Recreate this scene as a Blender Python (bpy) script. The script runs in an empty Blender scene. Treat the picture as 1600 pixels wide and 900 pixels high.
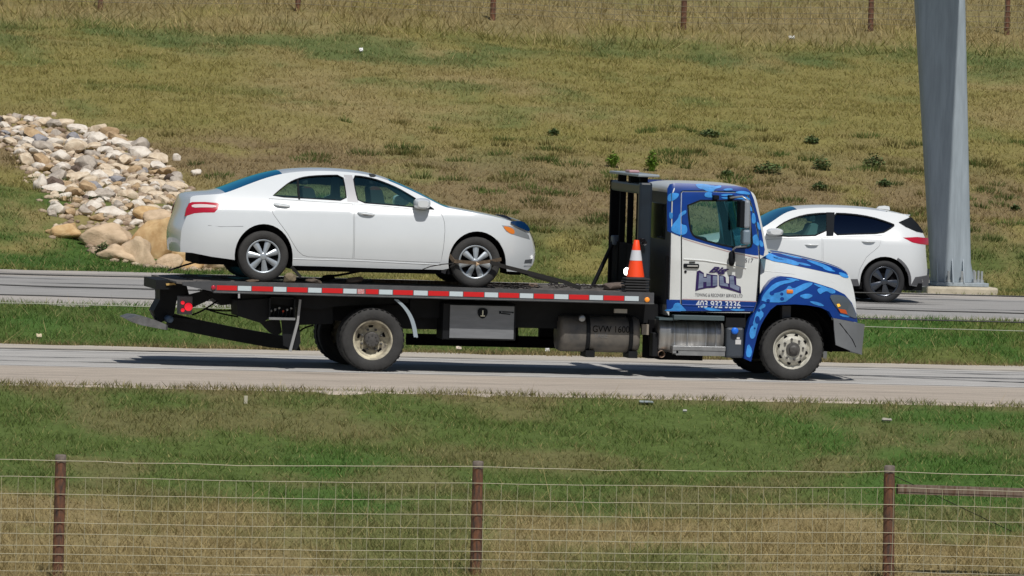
import bpy, bmesh, math, random
import numpy as np
from mathutils import Vector
from mathutils.geometry import delaunay_2d_cdt
R = random.Random(7)
NR = np.random.RandomState(11)
C = bpy.context.scene.collection
scene = bpy.context.scene

# ------------------------------------------------------------------ camera
FOC, DIST, YAW, CAMH, ROLL, HOR = 12600.0, 105.0, math.radians(10), 4.6, math.radians(1.7), 34.0
_p = math.atan((450 - HOR) / FOC)
CAM = Vector((-DIST * math.sin(YAW), -DIST * math.cos(YAW), CAMH))
CF = Vector((math.sin(YAW) * math.cos(_p), math.cos(YAW) * math.cos(_p), -math.sin(_p)))
_r = Vector((math.cos(YAW), -math.sin(YAW), 0))
_u = _r.cross(CF)
CR = _r * math.cos(ROLL) + _u * math.sin(ROLL)
CU = -_r * math.sin(ROLL) + _u * math.cos(ROLL)
cd = bpy.data.cameras.new('camera')
cam = bpy.data.objects.new('camera', cd)
C.objects.link(cam)
cd.sensor_width = 36
cd.lens = FOC / 1600 * 36
cd.clip_start = 1
cd.clip_end = 3000
from mathutils import Matrix
m = Matrix((CR, CU, -CF)).transposed().to_4x4()
m.translation = CAM
cam.matrix_world = m
scene.camera = cam
# ------------------------------------------------------------------ world, sun
SUN_EL, SUN_AZ = math.radians(57), math.radians(6)     # azimuth from -Y towards +X
w = bpy.data.worlds.new('World')
scene.world = w
w.use_nodes = True
nt = w.node_tree
bg = nt.nodes['Background']
sky = nt.nodes.new('ShaderNodeTexSky')
sky.sky_type = 'NISHITA'
sky.sun_disc = False
sky.sun_elevation = SUN_EL
sky.sun_rotation = math.pi - SUN_AZ
nt.links.new(sky.outputs[0], bg.inputs[0])
bg.inputs[1].default_value = 0.05
sd = bpy.data.lights.new('sun', 'SUN')
sd.energy = 3.55
sd.angle = math.radians(0.5)
sd.color = (1.0, 0.965, 0.91)
so = bpy.data.objects.new('sun', sd)
C.objects.link(so)
sdir = Vector((math.sin(SUN_AZ) * math.cos(SUN_EL), -math.cos(SUN_AZ) * math.cos(SUN_EL), math.sin(SUN_EL)))
so.rotation_euler = sdir.to_track_quat('Z', 'Y').to_euler()
so.location = (0, -20, 60)
scene.view_settings.view_transform = 'Standard'
scene.view_settings.look = 'None'
scene.view_settings.exposure = 0
scene.view_settings.gamma = 1

# ------------------------------------------------------------------ surveying helpers: photo pixel -> metres in a plane of the place
def ray(px, py):
    return CF + CR * ((px - 800) / FOC) + CU * ((450 - py) / FOC)
def aty(px, py, y):
    d = ray(px, py); t = (y - CAM.y) / d.y
    return (CAM.x + t * d.x, CAM.z + t * d.z)
def atz(px, py, z=0):
    d = ray(px, py); t = (z - CAM.z) / d.z
    return (CAM.x + t * d.x, CAM.y + t * d.y)
def tr(pts, yf):
    out = []
    for px, py in pts:
        y = 0.5
        for _ in range(5):
            x, z = aty(px, py, y)
            y = yf(x, z)
        out.append((x, z))
    return out
def on_ground(px, py, y0=-40, y1=300):
    d = ray(px, py)
    ys = np.linspace(y0, y1, 3400)
    t = (ys - CAM.y) / d.y
    xs = CAM.x + t * d.x; zs = CAM.z + t * d.z
    g = ground_h(xs, ys)
    k = np.argmax(zs <= g) if (zs <= g).any() else len(ys) - 1
    return float(xs[k]), float(ys[k]), float(g[k])

# ------------------------------------------------------------------ noise
def vnoise(x, y, seed=0):
    x = np.asarray(x, float); y = np.asarray(y, float)
    xi = np.floor(x).astype(np.int64); yi = np.floor(y).astype(np.int64)
    fx = x - xi; fy = y - yi
    fx = fx * fx * (3 - 2 * fx); fy = fy * fy * (3 - 2 * fy)
    def h(a, b):
        n = (a * 374761393 + b * 668265263 + seed * 974711) & 0x7fffffff
        n = ((n ^ (n >> 13)) * 1274126177) & 0x7fffffff
        n = n ^ (n >> 16)
        return (n & 0xffff) / 65535.0
    return (h(xi, yi) * (1 - fx) + h(xi + 1, yi) * fx) * (1 - fy) + (h(xi, yi + 1) * (1 - fx) + h(xi + 1, yi + 1) * fx) * fy
def fbm(x, y, seed=0, o=4):
    s = 0; a = 0.5; t = 0
    for i in range(o):
        s = s + a * vnoise(x * 2 ** i + 17.3 * i, y * 2 ** i - 9.1 * i, seed + i); t += a; a *= 0.55
    return s / t
def sstep(a, b, x):
    t = np.clip((x - a) / (b - a), 0, 1)
    return t * t * (3 - 2 * t)

# ------------------------------------------------------------------ materials
MATS = {}
def mat(name, col=(.5, .5, .5), rough=.5, metal=0, coat=0, noise=0, nscale=8, bump=0, bscale=40, col2=None, spec=.5, emit=None, stretch=None):
    if name in MATS: return MATS[name]
    mt = bpy.data.materials.new(name); mt.use_nodes = True; MATS[name] = mt
    t = mt.node_tree; b = t.nodes['Principled BSDF']
    b.inputs['Base Color'].default_value = (*col, 1)
    b.inputs['Roughness'].default_value = rough
    b.inputs['Metallic'].default_value = metal
    b.inputs['Coat Weight'].default_value = coat
    b.inputs['Coat Roughness'].default_value = .06
    b.inputs['Specular IOR Level'].default_value = spec
    tc = t.nodes.new('ShaderNodeTexCoord')
    vec = tc.outputs['Object']
    if stretch:
        mp = t.nodes.new('ShaderNodeMapping'); mp.inputs['Scale'].default_value = stretch
        t.links.new(vec, mp.inputs[0]); vec = mp.outputs[0]
    if noise or col2:
        n = t.nodes.new('ShaderNodeTexNoise'); n.inputs['Scale'].default_value = nscale; n.inputs['Detail'].default_value = 6
        n.inputs['Roughness'].default_value = .62
        t.links.new(vec, n.inputs['Vector'])
        rp = t.nodes.new('ShaderNodeValToRGB')
        c2 = col2 if col2 else tuple(c * (1 - noise) for c in col)
        rp.color_ramp.elements[0].position = .35; rp.color_ramp.elements[1].position = .65
        rp.color_ramp.elements[0].color = (*c2, 1); rp.color_ramp.elements[1].color = (*col, 1)
        t.links.new(n.outputs[0], rp.inputs[0]); t.links.new(rp.outputs[0], b.inputs['Base Color'])
    if bump:
        n2 = t.nodes.new('ShaderNodeTexNoise'); n2.inputs['Scale'].default_value = bscale; n2.inputs['Detail'].default_value = 5
        t.links.new(vec, n2.inputs['Vector'])
        bp = t.nodes.new('ShaderNodeBump'); bp.inputs['Strength'].default_value = bump; bp.inputs['Distance'].default_value = .02
        t.links.new(n2.outputs[0], bp.inputs['Height']); t.links.new(bp.outputs[0], b.inputs['Normal'])
    if emit:
        b.inputs['Emission Color'].default_value = (*col, 1); b.inputs['Emission Strength'].default_value = emit
    return mt
def glass(name, tint, gloss=.12, gcol=(.75, .9, 1)):
    mt = bpy.data.materials.new(name); mt.use_nodes = True
    t = mt.node_tree; t.nodes.clear()
    o = t.nodes.new('ShaderNodeOutputMaterial'); mx = t.nodes.new('ShaderNodeMixShader')
    tb = t.nodes.new('ShaderNodeBsdfTransparent'); tb.inputs[0].default_value = (*tint, 1)
    gb = t.nodes.new('ShaderNodeBsdfGlossy'); gb.inputs['Roughness'].default_value = .03
    gb.inputs[0].default_value = (*gcol, 1)
    fr = t.nodes.new('ShaderNodeFresnel'); fr.inputs[0].default_value = 1.5
    ad = t.nodes.new('ShaderNodeMath'); ad.operation = 'ADD'; ad.inputs[1].default_value = gloss
    t.links.new(fr.outputs[0], ad.inputs[0]); t.links.new(ad.outputs[0], mx.inputs[0])
    t.links.new(tb.outputs[0], mx.inputs[1]); t.links.new(gb.outputs[0], mx.inputs[2]); t.links.new(mx.outputs[0], o.inputs[0])
    return mt

# ------------------------------------------------------------------ object helpers
def props(o, label=None, cat=None, group=None, kind=None):
    if label: o['label'] = label
    if cat: o['category'] = cat
    if group: o['group'] = group
    if kind: o['kind'] = kind
    return o
def thing(name, label, cat, loc, group=None):
    o = bpy.data.objects.new(name, None); o.empty_display_size = .3
    C.objects.link(o); o.location = loc
    return props(o, label, cat, group)
class MB:
    def __init__(s): s.v = []; s.f = []; s.sm = []; s.nr = {}
    def add(s, vs, fs, smooth=False):
        k = len(s.v); s.v += [tuple(v) for v in vs]
        for f in fs: s.f.append(tuple(i + k for i in f)); s.sm.append(smooth)
    def grid(s, rows, smooth=True, closed=False):
        n = len(rows[0]); vs = [p for r in rows for p in r]; fs = []
        for i in range(len(rows) - 1):
            for j in range(n - 1 + (1 if closed else 0)):
                j2 = (j + 1) % n
                fs.append((i * n + j, i * n + j2, (i + 1) * n + j2, (i + 1) * n + j))
        s.add(vs, fs, smooth)
    def box(s, x0, x1, y0, y1, z0, z1, bev=0.0):
        if bev <= 0:
            vs = [(x, y, z) for x in (x0, x1) for y in (y0, y1) for z in (z0, z1)]
            s.add(vs, [(0, 1, 3, 2), (4, 6, 7, 5), (0, 4, 5, 1), (2, 3, 7, 6), (0, 2, 6, 4), (1, 5, 7, 3)]); return
        bm = bmesh.new(); bmesh.ops.create_cube(bm, size=1)
        for v in bm.verts:
            v.co = Vector(((x0 + x1) / 2 + v.co.x * (x1 - x0), (y0 + y1) / 2 + v.co.y * (y1 - y0), (z0 + z1) / 2 + v.co.z * (z1 - z0)))
        bmesh.ops.bevel(bm, geom=bm.edges[:], offset=bev, segments=2, affect='EDGES', profile=.5)
        bm.verts.index_update()
        s.add([v.co[:] for v in bm.verts], [[v.index for v in f.verts] for f in bm.faces]); bm.free()
    def bar(s, a, b, wid, hei=None, up=(0, 0, 1)):
        a = Vector(a); b = Vector(b); d = (b - a).normalized(); hei = hei or wid
        u = Vector(up)
        if abs(d.dot(u)) > .98: u = Vector((1, 0, 0))
        r = d.cross(u).normalized(); u = r.cross(d)
        vs = [p + r * sx * wid / 2 + u * sz * hei / 2 for p in (a, b) for sx, sz in ((-1, -1), (1, -1), (1, 1), (-1, 1))]
        s.add(vs, [(0, 1, 2, 3), (7, 6, 5, 4), (0, 4, 5, 1), (1, 5, 6, 2), (2, 6, 7, 3), (3, 7, 4, 0)])
    def tube(s, pts, r, n=8, smooth=True, cap=True):
        pts = [Vector(p) for p in pts]; rows = []
        rr = r if isinstance(r, (list, tuple)) else [r] * len(pts)
        for i, p in enumerate(pts):
            d = (pts[min(i + 1, len(pts) - 1)] - pts[max(i - 1, 0)]).normalized()
            u = Vector((0, 0, 1)) if abs(d.z) < .95 else Vector((1, 0, 0))
            a = d.cross(u).normalized(); b = a.cross(d)
            rows.append([p + (a * math.cos(2 * math.pi * k / n) + b * math.sin(2 * math.pi * k / n)) * rr[i] for k in range(n)])
        s.grid(rows, smooth, True)
        if cap:
            s.add(rows[0], [tuple(range(n))]); s.add(rows[-1], [tuple(range(n))[::-1]])
    def lathe(s, prof, c, n=40, smooth=True, axis='y', close=False):
        rows = []
        for r, o in prof:
            row = []
            for k in range(n):
                a = 2 * math.pi * k / n
                if axis == 'y': row.append((c[0] + r * math.cos(a), c[1] + o, c[2] + r * math.sin(a)))
                elif axis == 'x': row.append((c[0] + o, c[1] + r * math.cos(a), c[2] + r * math.sin(a)))
                else: row.append((c[0] + r * math.cos(a), c[1] + r * math.sin(a), c[2] + o))
            rows.append(row)
        if smooth == 'seg':
            for i in range(len(rows) - 1): s.grid(rows[i:i + 2], True, True)
        else: s.grid(rows, smooth, True)
    def prism(s, poly, y0, y1):            # polygon in x,z between two depths
        n = len(poly)
        a = sum(poly[i][0] * poly[(i + 1) % n][1] - poly[(i + 1) % n][0] * poly[i][1] for i in range(n))
        if a < 0: poly = poly[::-1]
        s.add([(x, y0, z) for x, z in poly] + [(x, y1, z) for x, z in poly],
              [tuple(range(n)), tuple(range(2 * n - 1, n - 1, -1))] + [(i, i + n, (i + 1) % n + n, (i + 1) % n) for i in range(n)])
    def build(s, name, m, parent=None, fixn=False, label=None):
        me = bpy.data.meshes.new(name)
        o = bpy.data.objects.new(name, me); C.objects.link(o)
        L = Vector((0, 0, 0))
        if parent:
            L = parent_loc(parent); o.parent = parent
        me.from_pydata([(v[0] - L.x, v[1] - L.y, v[2] - L.z) for v in s.v], [], s.f)
        me.polygons.foreach_set('use_smooth', s.sm)
        if fixn:
            bm = bmesh.new(); bm.from_mesh(me); bmesh.ops.recalc_face_normals(bm, faces=bm.faces[:]); bm.to_mesh(me); bm.free()
        if s.nr and not fixn:
            me.normals_split_custom_set_from_vertices([s.nr.get(i, (0, 0, 0)) for i in range(len(s.v))])
        me.materials.append(m)
        if label: o['label'] = label
        return o
def parent_loc(p):
    L = Vector((0, 0, 0))
    while p: L += p.location; p = p.parent
    return L
def inpoly(x, y, poly):
    c = False; n = len(poly); j = n - 1
    for i in range(n):
        xi, yi = poly[i]; xj, yj = poly[j]
        if (yi > y) != (yj > y) and x < (xj - xi) * (y - yi) / (yj - yi) + xi: c = not c
        j = i
    return c
def resample(poly, step, closed=True):
    out = []
    n = len(poly)
    for i in range(n if closed else n - 1):
        a = poly[i]; b = poly[(i + 1) % n]; d = math.dist(a, b); k = max(1, int(round(d / step)))
        for q in range(k): out.append((a[0] + (b[0] - a[0]) * q / k, a[1] + (b[1] - a[1]) * q / k))
    if not closed: out.append(poly[-1])
    return out
def smooth_poly(poly, it=2, closed=True):
    for _ in range(it):
        o = []
        n = len(poly)
        if not closed: o.append(poly[0])
        for i in range(n if closed else n - 1):
            a = poly[i]; b = poly[(i + 1) % n]
            o.append((a[0] * .75 + b[0] * .25, a[1] * .75 + b[1] * .25)); o.append((a[0] * .25 + b[0] * .75, a[1] * .25 + b[1] * .75))
        if not closed: o.append(poly[-1])
        poly = o
    return poly
def arc(cx, cy, rx, ry, a0, a1, n=14):
    return [(cx + rx * math.cos(math.radians(a0 + (a1 - a0) * i / n)), cy - ry * math.sin(math.radians(a0 + (a1 - a0) * i / n))) for i in range(n + 1)]
def skin(mb, outer, yf, holes=(), step=.07, thick=.02, off=0, ymid=None, mirror=False, near=True):
    """curved panel: outline in x,z triangulated and laid on the surface y=yf(x,z)"""
    outer = resample(outer, step); holes = [resample(h, step) for h in holes]
    vs = []; es = []
    for lp in [outer] + holes:
        k = len(vs); n = len(lp); vs += [Vector(p) for p in lp]; es += [(k + i, k + (i + 1) % n) for i in range(n)]
    xs = [p[0] for p in outer]; zs = [p[1] for p in outer]
    nb = len(vs)
    if thick is not None and step < 1:
        x = min(xs) + step * .5
        bnd = np.array([tuple(v) for v in vs])
        while x < max(xs):
            z = min(zs) + step * .5
            while z < max(zs):
                if inpoly(x, z, outer) and not any(inpoly(x, z, h) for h in holes):
                    if ((bnd - (x, z)) ** 2).sum(1).min() > (step * .45) ** 2: vs.append(Vector((x, z)))
                z += step
            x += step
    r = delaunay_2d_cdt(vs, es, [], 0, 1e-5)
    V = r[0]; F = []
    for f in r[2]:
        cx = sum(V[i].x for i in f) / len(f); cz = sum(V[i].y for i in f) / len(f)
        if inpoly(cx, cz, outer) and not any(inpoly(cx, cz, h) for h in holes):
            a = (V[f[1]] - V[f[0]]).cross(V[f[2]] - V[f[0]])
            F.append(tuple(f) if a > 0 else tuple(f[::-1]))
    sides = ([0] if near else []) + ([1] if mirror else [])
    for sd_ in sides:
        def P(x, z, d=0):
            y = yf(x, z) - off + d
            return (x, y if sd_ == 0 else 2 * ymid - y, z)
        k0 = len(mb.v)
        mb.add([P(v.x, v.y) for v in V], F if sd_ == 0 else [f[::-1] for f in F], True)
        for i, v in enumerate(V):
            e = .012; fx_ = (yf(v.x + e, v.y) - yf(v.x - e, v.y)) / (2 * e); fz_ = (yf(v.x, v.y + e) - yf(v.x, v.y - e)) / (2 * e)
            mb.nr[k0 + i] = tuple(Vector((fx_, -1 if sd_ == 0 else 1, fz_)).normalized())
        if thick:
            for lp in [outer] + holes:
                n = len(lp)
                mb.add([P(*p) for p in lp] + [P(*p, thick) for p in lp], [(i, (i + 1) % n, (i + 1) % n + n, i + n) for i in range(n)], False)
def pair(name, mt, parent, outer, yf, holes=(), step=.07, thick=.02, off=0):
    a = MB(); skin(a, outer, yf, holes, step, thick, off); a = a.build(name, mt, parent)
    b = MB(); skin(b, outer, yf, holes, step, thick, off, YM_[0], True, False); b = b.build(name, mt, parent); return a, b
YM_ = [0]
class Body:
    """centre-line silhouette with crown: gives the edge profile of the side panels and the strips between them"""
    def __init__(s, prof, ymid, yf, sub=3):
        pts = []
        for i in range(len(prof) - 1):
            a = prof[i]; b = prof[i + 1]
            for q in range(sub): pts.append(tuple(a[k] + (b[k] - a[k]) * q / sub for k in range(3)))
        pts.append(prof[-1]); s.sub = sub
        # light smoothing
        for _ in range(3):
            pts = [pts[0]] + [tuple(pts[i - 1][k] * .25 + pts[i][k] * .5 + pts[i + 1][k] * .25 for k in range(3)) for i in range(1, len(pts) - 1)] + [pts[-1]]
        s.c = [aty(p[0], p[1], ymid) for p in pts]; s.b = [p[2] for p in pts]
        s.n = []
        for i in range(len(pts)):
            a = s.c[max(i - 1, 0)]; b = s.c[min(i + 1, len(pts) - 1)]; dx, dz = b[0] - a[0], b[1] - a[1]; l = math.hypot(dx, dz) or 1
            s.n.append((-dz / l, dx / l))
        s.e = [(s.c[i][0] - s.b[i] * s.n[i][0], s.c[i][1] - s.b[i] * s.n[i][1]) for i in range(len(pts))]
        s.ymid = ymid; s.yf = yf
    def strip(s, mb, i0, i1, off=0, pw=2.4, tr_=(-1, 1), n=16):
        i0 *= s.sub; i1 *= s.sub; rows = []
        for i in range(i0, i1 + 1):
            hw = s.ymid - s.yf(*s.e[i]); row = []
            for k in range(n + 1):
                t = math.sin((k / n * 2 - 1) * math.pi / 2) * .5 + (k / n * 2 - 1) * .5
                t = tr_[0] + (tr_[1] - tr_[0]) * (t + 1) / 2
                g = s.b[i] * (1 - abs(t) ** pw) + off
                row.append((s.e[i][0] + g * s.n[i][0], s.ymid + hw * t, s.e[i][1] + g * s.n[i][1]))
            rows.append(row)
        mb.grid(rows, True)
    def edge(s, i0, i1): return s.e[i0 * s.sub:i1 * s.sub + 1]

# colours of paint, rubber, metal
M_white = mat('white_car_paint', (.70, .735, .76), .22, coat=.9, noise=.04, nscale=1.3)
M_white_t = mat("white_truck_paint", (.69, .71, .70), .35, coat=.5, noise=.07, nscale=2)
M_pearl = mat('pearl_white_paint', (.70, .72, .73), .28, coat=.6)
M_blue = mat('dark_blue_wrap', (.004, .046, .27), .36, spec=.3, coat=.12, noise=.2, nscale=3)
M_light = mat('light_blue_wrap', (.06, .33, .82), .4, coat=.1, noise=.35, nscale=7, spec=.25)
M_black = mat('black_steel', (.010, .011, .013), .6, noise=.4, nscale=5, spec=.25)
M_dark = mat('dark_underbody', (.007, .007, .008), .9, spec=.1)
M_trim = mat('black_trim', (.010, .012, .015), .75, spec=.12)
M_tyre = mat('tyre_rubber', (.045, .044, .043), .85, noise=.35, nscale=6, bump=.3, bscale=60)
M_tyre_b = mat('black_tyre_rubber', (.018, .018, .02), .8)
M_chrome = mat('polished_metal', (.72, .72, .72), .22, metal=1)
M_alu = mat('dull_aluminium', (.42, .43, .44), .42, metal=.85, noise=.2, nscale=9)
M_hub = mat('silver_hubcap', (.44, .48, .52), .38, metal=.5)
M_rimw = mat('worn_white_rim', (.62, .60, .52), .5, noise=.45, nscale=7)
M_rimc = mat('chipped_cream_rim', (.66, .6, .44), .6, col2=(.10, .09, .08), nscale=5)
M_hubd = mat('greasy_hub', (.09, .085, .08), .5, noise=.4, nscale=20)
M_red = mat('red_reflective_tape', (.62, .012, .015), .4)
M_tapew = mat('white_reflective_tape', (.56, .64, .68), .4)
M_amber = mat('amber_lens', (.8, .22, .02), .25, coat=.5)
M_redlens = mat('red_lens', (.45, .01, .03), .2, coat=.6)
M_redlit = mat('lit_red_lamp', (1, .02, .04), .3, emit=.6)
M_lamp = mat('lit_work_lamp', (1, .98, .92), .3, emit=6)
M_clear = mat('clear_lamp_lens', (.42, .45, .47), .12, metal=.35, coat=.8)
M_plastic = mat('grey_plastic', (.12, .12, .13), .6, noise=.2, nscale=4)
M_deck = mat('rusty_grey_deck', (.17, .155, .145), .75, col2=(.08, .075, .07), nscale=6, bump=.4, bscale=30)
M_rail = mat('grey_bed_rail', (.085, .088, .095), .5, noise=.3, nscale=6)
M_seat = mat('dark_seat_fabric', (.03, .035, .04), .9)
M_teal = mat('teal_dashboard', (.04, .22, .27), .5)
M_gl = glass('tinted_side_glass', (.74, .96, .90), .09, (.35, .8, .85))
M_glcab = glass('cab_glass', (.66, .84, .78), .05, (.3, .8, .9))
M_gldark = glass('privacy_glass', (.02, .04, .09), .08, (.16, .30, .62))
M_glws = glass('windshield_glass', (.05, .18, .25), .2, (.3, .8, 1))
M_ink = mat('purple_ink', (.035, .022, .095), .6, spec=.1)
M_face = mat('steel_blue_lettering', (.10, .125, .20), .5, col2=(.24, .28, .40), nscale=4, stretch=(.3, 1, 4), spec=.2)
M_white_ink = mat('white_lettering', (.62, .66, .72), .5)
M_grey_ink = mat('dark_grey_lettering', (.05, .05, .07), .5)
M_orange = mat('orange_cone_plastic', (.95, .07, .01), .5)
M_collar = mat('white_cone_collar', (.62, .64, .68), .5)
M_rubber = mat('black_rubber_base', (.02, .02, .022), .7, noise=.3, nscale=12)
M_strap = mat('brown_webbing_strap', (.14, .10, .065), .9, noise=.5, nscale=30)
M_strapb = mat('black_webbing_strap', (.018, .017, .016), .9)
M_wood = mat('weathered_wood', (.24, .19, .15), .85, col2=(.13, .075, .05), nscale=5, stretch=(8, 8, .8), bump=.4, bscale=30)
M_post = mat('reddish_wood_post', (.24, .10, .05), .9, col2=(.07, .05, .042), nscale=4, stretch=(9, 9, 1.6), bump=.5, bscale=35)
M_postend = mat('grey_post_end', (.20, .165, .14), .9, noise=.4, nscale=25)
M_wire = mat('galvanised_wire', (.46, .43, .31), .6, metal=.1)
M_cable = mat('shaded_guard_cable', (.045, .045, .045), .7)  # galvanised wire coloured dark for its shaded underside
M_stay = mat('dull_stay_wire', (.50, .47, .33), .7)
M_wired = mat('rusty_wire', (.22, .19, .13), .8)
M_conc = mat('buff_concrete', (.55, .49, .37), .85, noise=.25, nscale=5, bump=.3, bscale=25)
M_pole = mat('galvanised_pole', (.35, .405, .445), .6, noise=.22, nscale=2.2, stretch=(5, 5, .5), bump=.15, bscale=12)

# ------------------------------------------------------------------ ground
RN0, RN1, RF0, RF1 = -5.35, 6.2, 22.3, 37.2
def rf0(x): return 22.3 + .085 * (np.clip(x, -9, 22) - 3.5)
def rf1(x): return 36.95 - .065 * (np.clip(x, -9, 22) - 3.5)
def ground_h(x, y):
    x = np.asarray(x, float); y = np.asarray(y, float)
    xs = [-400, -60, -30, -19, -12, RN0 - .25, RN0, RN1, RN1 + .4, 11, 17, 21.2, RF0, 36.0, 38.2, 41.4, 46, 60, 75, 95, 150, 260, 900]
    zs = [-2, -1.9, -1.7, -1.33, -.75, -.03, 0, 0, -.04, -.42, -.42, -.04, 0, 0, -.08, -.04, .95, 2.75, 4.62, 6.6, 13, 22, 30]
    z = np.interp(y, xs, zs)
    rough = sstep(RN0 - .3, RN0 - 1.8, y) + sstep(RN1 + .3, RN1 + 1.5, y) * sstep(RF0 - .3, RF0 - 1.5, y) + sstep(RF1 + 1.6, RF1 + 4, y)
    z = z + rough * ((fbm(x * .22, y * .22, 5, 3) - .5) * .35 + (fbm(x * 1.3, y * 1.3, 9, 3) - .5) * .12)
    # grass bank left of the rock chute
    z = z + .55 * np.exp(-((x + 4.5) / 4.0) ** 2) * np.exp(-((y - 43.5) / 4.0) ** 2)
    return z
GREEN = np.array((.135, .190, .050)); LUSH = np.array((.085, .185, .036)); STRAW = np.array((.44, .345, .170)); OLIVE = np.array((.270, .238, .080)); DIRT = np.array((.34, .255, .135)); DK = np.array((.085, .115, .038))
def ground_col(x, y):
    x = np.asarray(x, float); y = np.asarray(y, float)
    def mix(a, b, t): return a * (1 - t[..., None]) + b * t[..., None]
    n1 = fbm(x * .28, y * .14, 21, 4); n2 = fbm(x * .9, y * .5, 31, 4); n3 = fbm(x * 3.1, y * 1.6, 41, 3); n4 = fbm(x * .12, y * .3, 51, 3)
    base = np.broadcast_to(GREEN, x.shape + (3,)).copy()
    # foreground verge
    fg = y < 0
    c = mix(base, LUSH, sstep(.45, .62, n1) * .75)
    c = mix(c, np.broadcast_to(STRAW * .62, c.shape), sstep(.50, .66, n2) * .55)
    dry = sstep(-13.0, -15.6, y + (n1 - .5) * 4 + (n2 - .5) * 2.5)
    cd_ = mix(np.broadcast_to(STRAW * .86, c.shape), GREEN * 1.05, sstep(.50, .66, n1 * .35 + n2 * .65) * .7)
    c = mix(c, cd_, dry * .93)
    c = mix(c, np.broadcast_to(STRAW * .6, c.shape), sstep(RN0 - .75, RN0 - .1, y + (n3 - .5) * .8) * .6)
    # median
    md = mix(base * .92, LUSH * 1.0, sstep(.35, .6, n1) * .85)
    md = mix(md, OLIVE * .9, sstep(-3, 7, x) * sstep(.45, .6, n2) * .45)
    md = mix(md, STRAW * .55, sstep(10.2, 8.2, y + (n2 - .5) * 2.2) * .9)
    c = np.where((y > 0)[..., None], md, c)
    # hillside
    hl = mix(np.broadcast_to(OLIVE * 1.1, c.shape), STRAW * .88, sstep(.40, .64, n1 * .5 + n4 * .5) * .7)
    hl = mix(hl, GREEN * 1.1, sstep(.47, .62, n2 * .4 + n4 * .6) * .5)
    hl = mix(hl, DK * 1.7, sstep(.58, .70, n2) * .35)
    low = sstep(57, 50, y + (n1 - .5) * 8)
    dmask = sstep(2, 9, x + (n1 - .5) * 12) * low * sstep(42.5, 46, y) + sstep(9.0, 5.5, np.abs(x + 0.5)) * sstep(57, 54, y) * sstep(49, 51.5, y + (n2 - .5) * 3)
    hl = mix(hl, DIRT * .86, np.clip(dmask, 0, 1) * sstep(.34, .50, n2 * .6 + n3 * .4) * .95)
    hl = mix(hl, GREEN * .8, sstep(47, 43, y + (n1 - .5) * 4) * sstep(.3, .55, n2) * .8)
    hl = mix(hl, LUSH * .85, sstep(3.5, 1.5, x + (y - 42) * .35) * sstep(48.5, 45, y) * .8 * sstep(.35, .55, n3 * .4 + n2 * .6))
    hl = mix(hl, DK * 1.55, np.exp(-((y - 70 + (n1 - .5) * 6) / 1.8) ** 2) * .75 * sstep(.35, .6, n2))
    hl = mix(hl, STRAW * .78, sstep(72, 74, y + (n2 - .5) * 2) * sstep(.3, .55, n2) * .75)
    c = np.where((y > 30)[..., None], hl, c)
    return c
def dense_axis(lo, hi, step, outer):
    a = list(np.arange(lo, hi + 1e-6, step)); s = step; v = hi
    up = []
    while v < outer[1]: s *= 1.35; v += s; up.append(min(v, outer[1]))
    s = step; v = lo; dn = []
    while v > outer[0]: s *= 1.35; v -= s; dn.append(max(v, outer[0]))
    return np.array(dn[::-1] + a + up)
def mesh_np(name, V, F, cols, mt, nper=3, smooth=False):
    me = bpy.data.meshes.new(name)
    me.vertices.add(len(V)); me.vertices.foreach_set('co', V.astype(np.float32).ravel())
    me.loops.add(F.size); me.loops.foreach_set('vertex_index', F.astype(np.int32).ravel())
    me.polygons.add(len(F)); me.polygons.foreach_set('loop_start', np.arange(0, F.size, nper, dtype=np.int32))
    if smooth: me.polygons.foreach_set('use_smooth', np.ones(len(F), bool))
    me.update(calc_edges=True)
    at = me.attributes.new('tint', 'FLOAT_COLOR', 'POINT')
    at.data.foreach_set('color', np.concatenate([cols, np.ones((len(V), 1))], 1).astype(np.float32).ravel())
    me.materials.append(mt)
    o = bpy.data.objects.new(name, me); C.objects.link(o)
    return o
def tint_mat(name, rough=.9, fine=0, transl=0):
    mt = bpy.data.materials.new(name); mt.use_nodes = True; t = mt.node_tree; b = t.nodes['Principled BSDF']
    a = t.nodes.new('ShaderNodeAttribute'); a.attribute_name = 'tint'
    b.inputs['Roughness'].default_value = rough; b.inputs['Specular IOR Level'].default_value = .15
    src = a.outputs['Color']
    if fine:
        tc = t.nodes.new('ShaderNodeTexCoord'); n = t.nodes.new('ShaderNodeTexNoise'); n.inputs['Scale'].default_value = 9; n.inputs['Detail'].default_value = 8; n.inputs['Roughness'].default_value = .8
        t.links.new(tc.outputs['Object'], n.inputs['Vector'])
        mr = t.nodes.new('ShaderNodeMapRange'); mr.inputs[1].default_value = .3; mr.inputs[2].default_value = .7; mr.inputs[3].default_value = 1 - fine; mr.inputs[4].default_value = 1 + fine
        t.links.new(n.outputs[0], mr.inputs[0])
        vm = t.nodes.new('ShaderNodeVectorMath'); vm.operation = 'SCALE'
        t.links.new(src, vm.inputs[0]); t.links.new(mr.outputs[0], vm.inputs['Scale']); src = vm.outputs[0]
        bp = t.nodes.new('ShaderNodeBump'); bp.inputs['Strength'].default_value = .7; bp.inputs['Distance'].default_value = .05
        t.links.new(n.outputs[0], bp.inputs['Height']); t.links.new(bp.outputs[0], b.inputs['Normal'])
    t.links.new(src, b.inputs['Base Color'])
    if transl:
        tb = t.nodes.new('ShaderNodeBsdfTranslucent'); t.links.new(src, tb.inputs[0])
        mx = t.nodes.new('ShaderNodeMixShader'); mx.inputs[0].default_value = transl
        t.links.new(b.outputs[0], mx.inputs[1]); t.links.new(tb.outputs[0], mx.inputs[2]); t.links.new(mx.outputs[0], t.nodes['Material Output'].inputs[0])
    return mt
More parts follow.
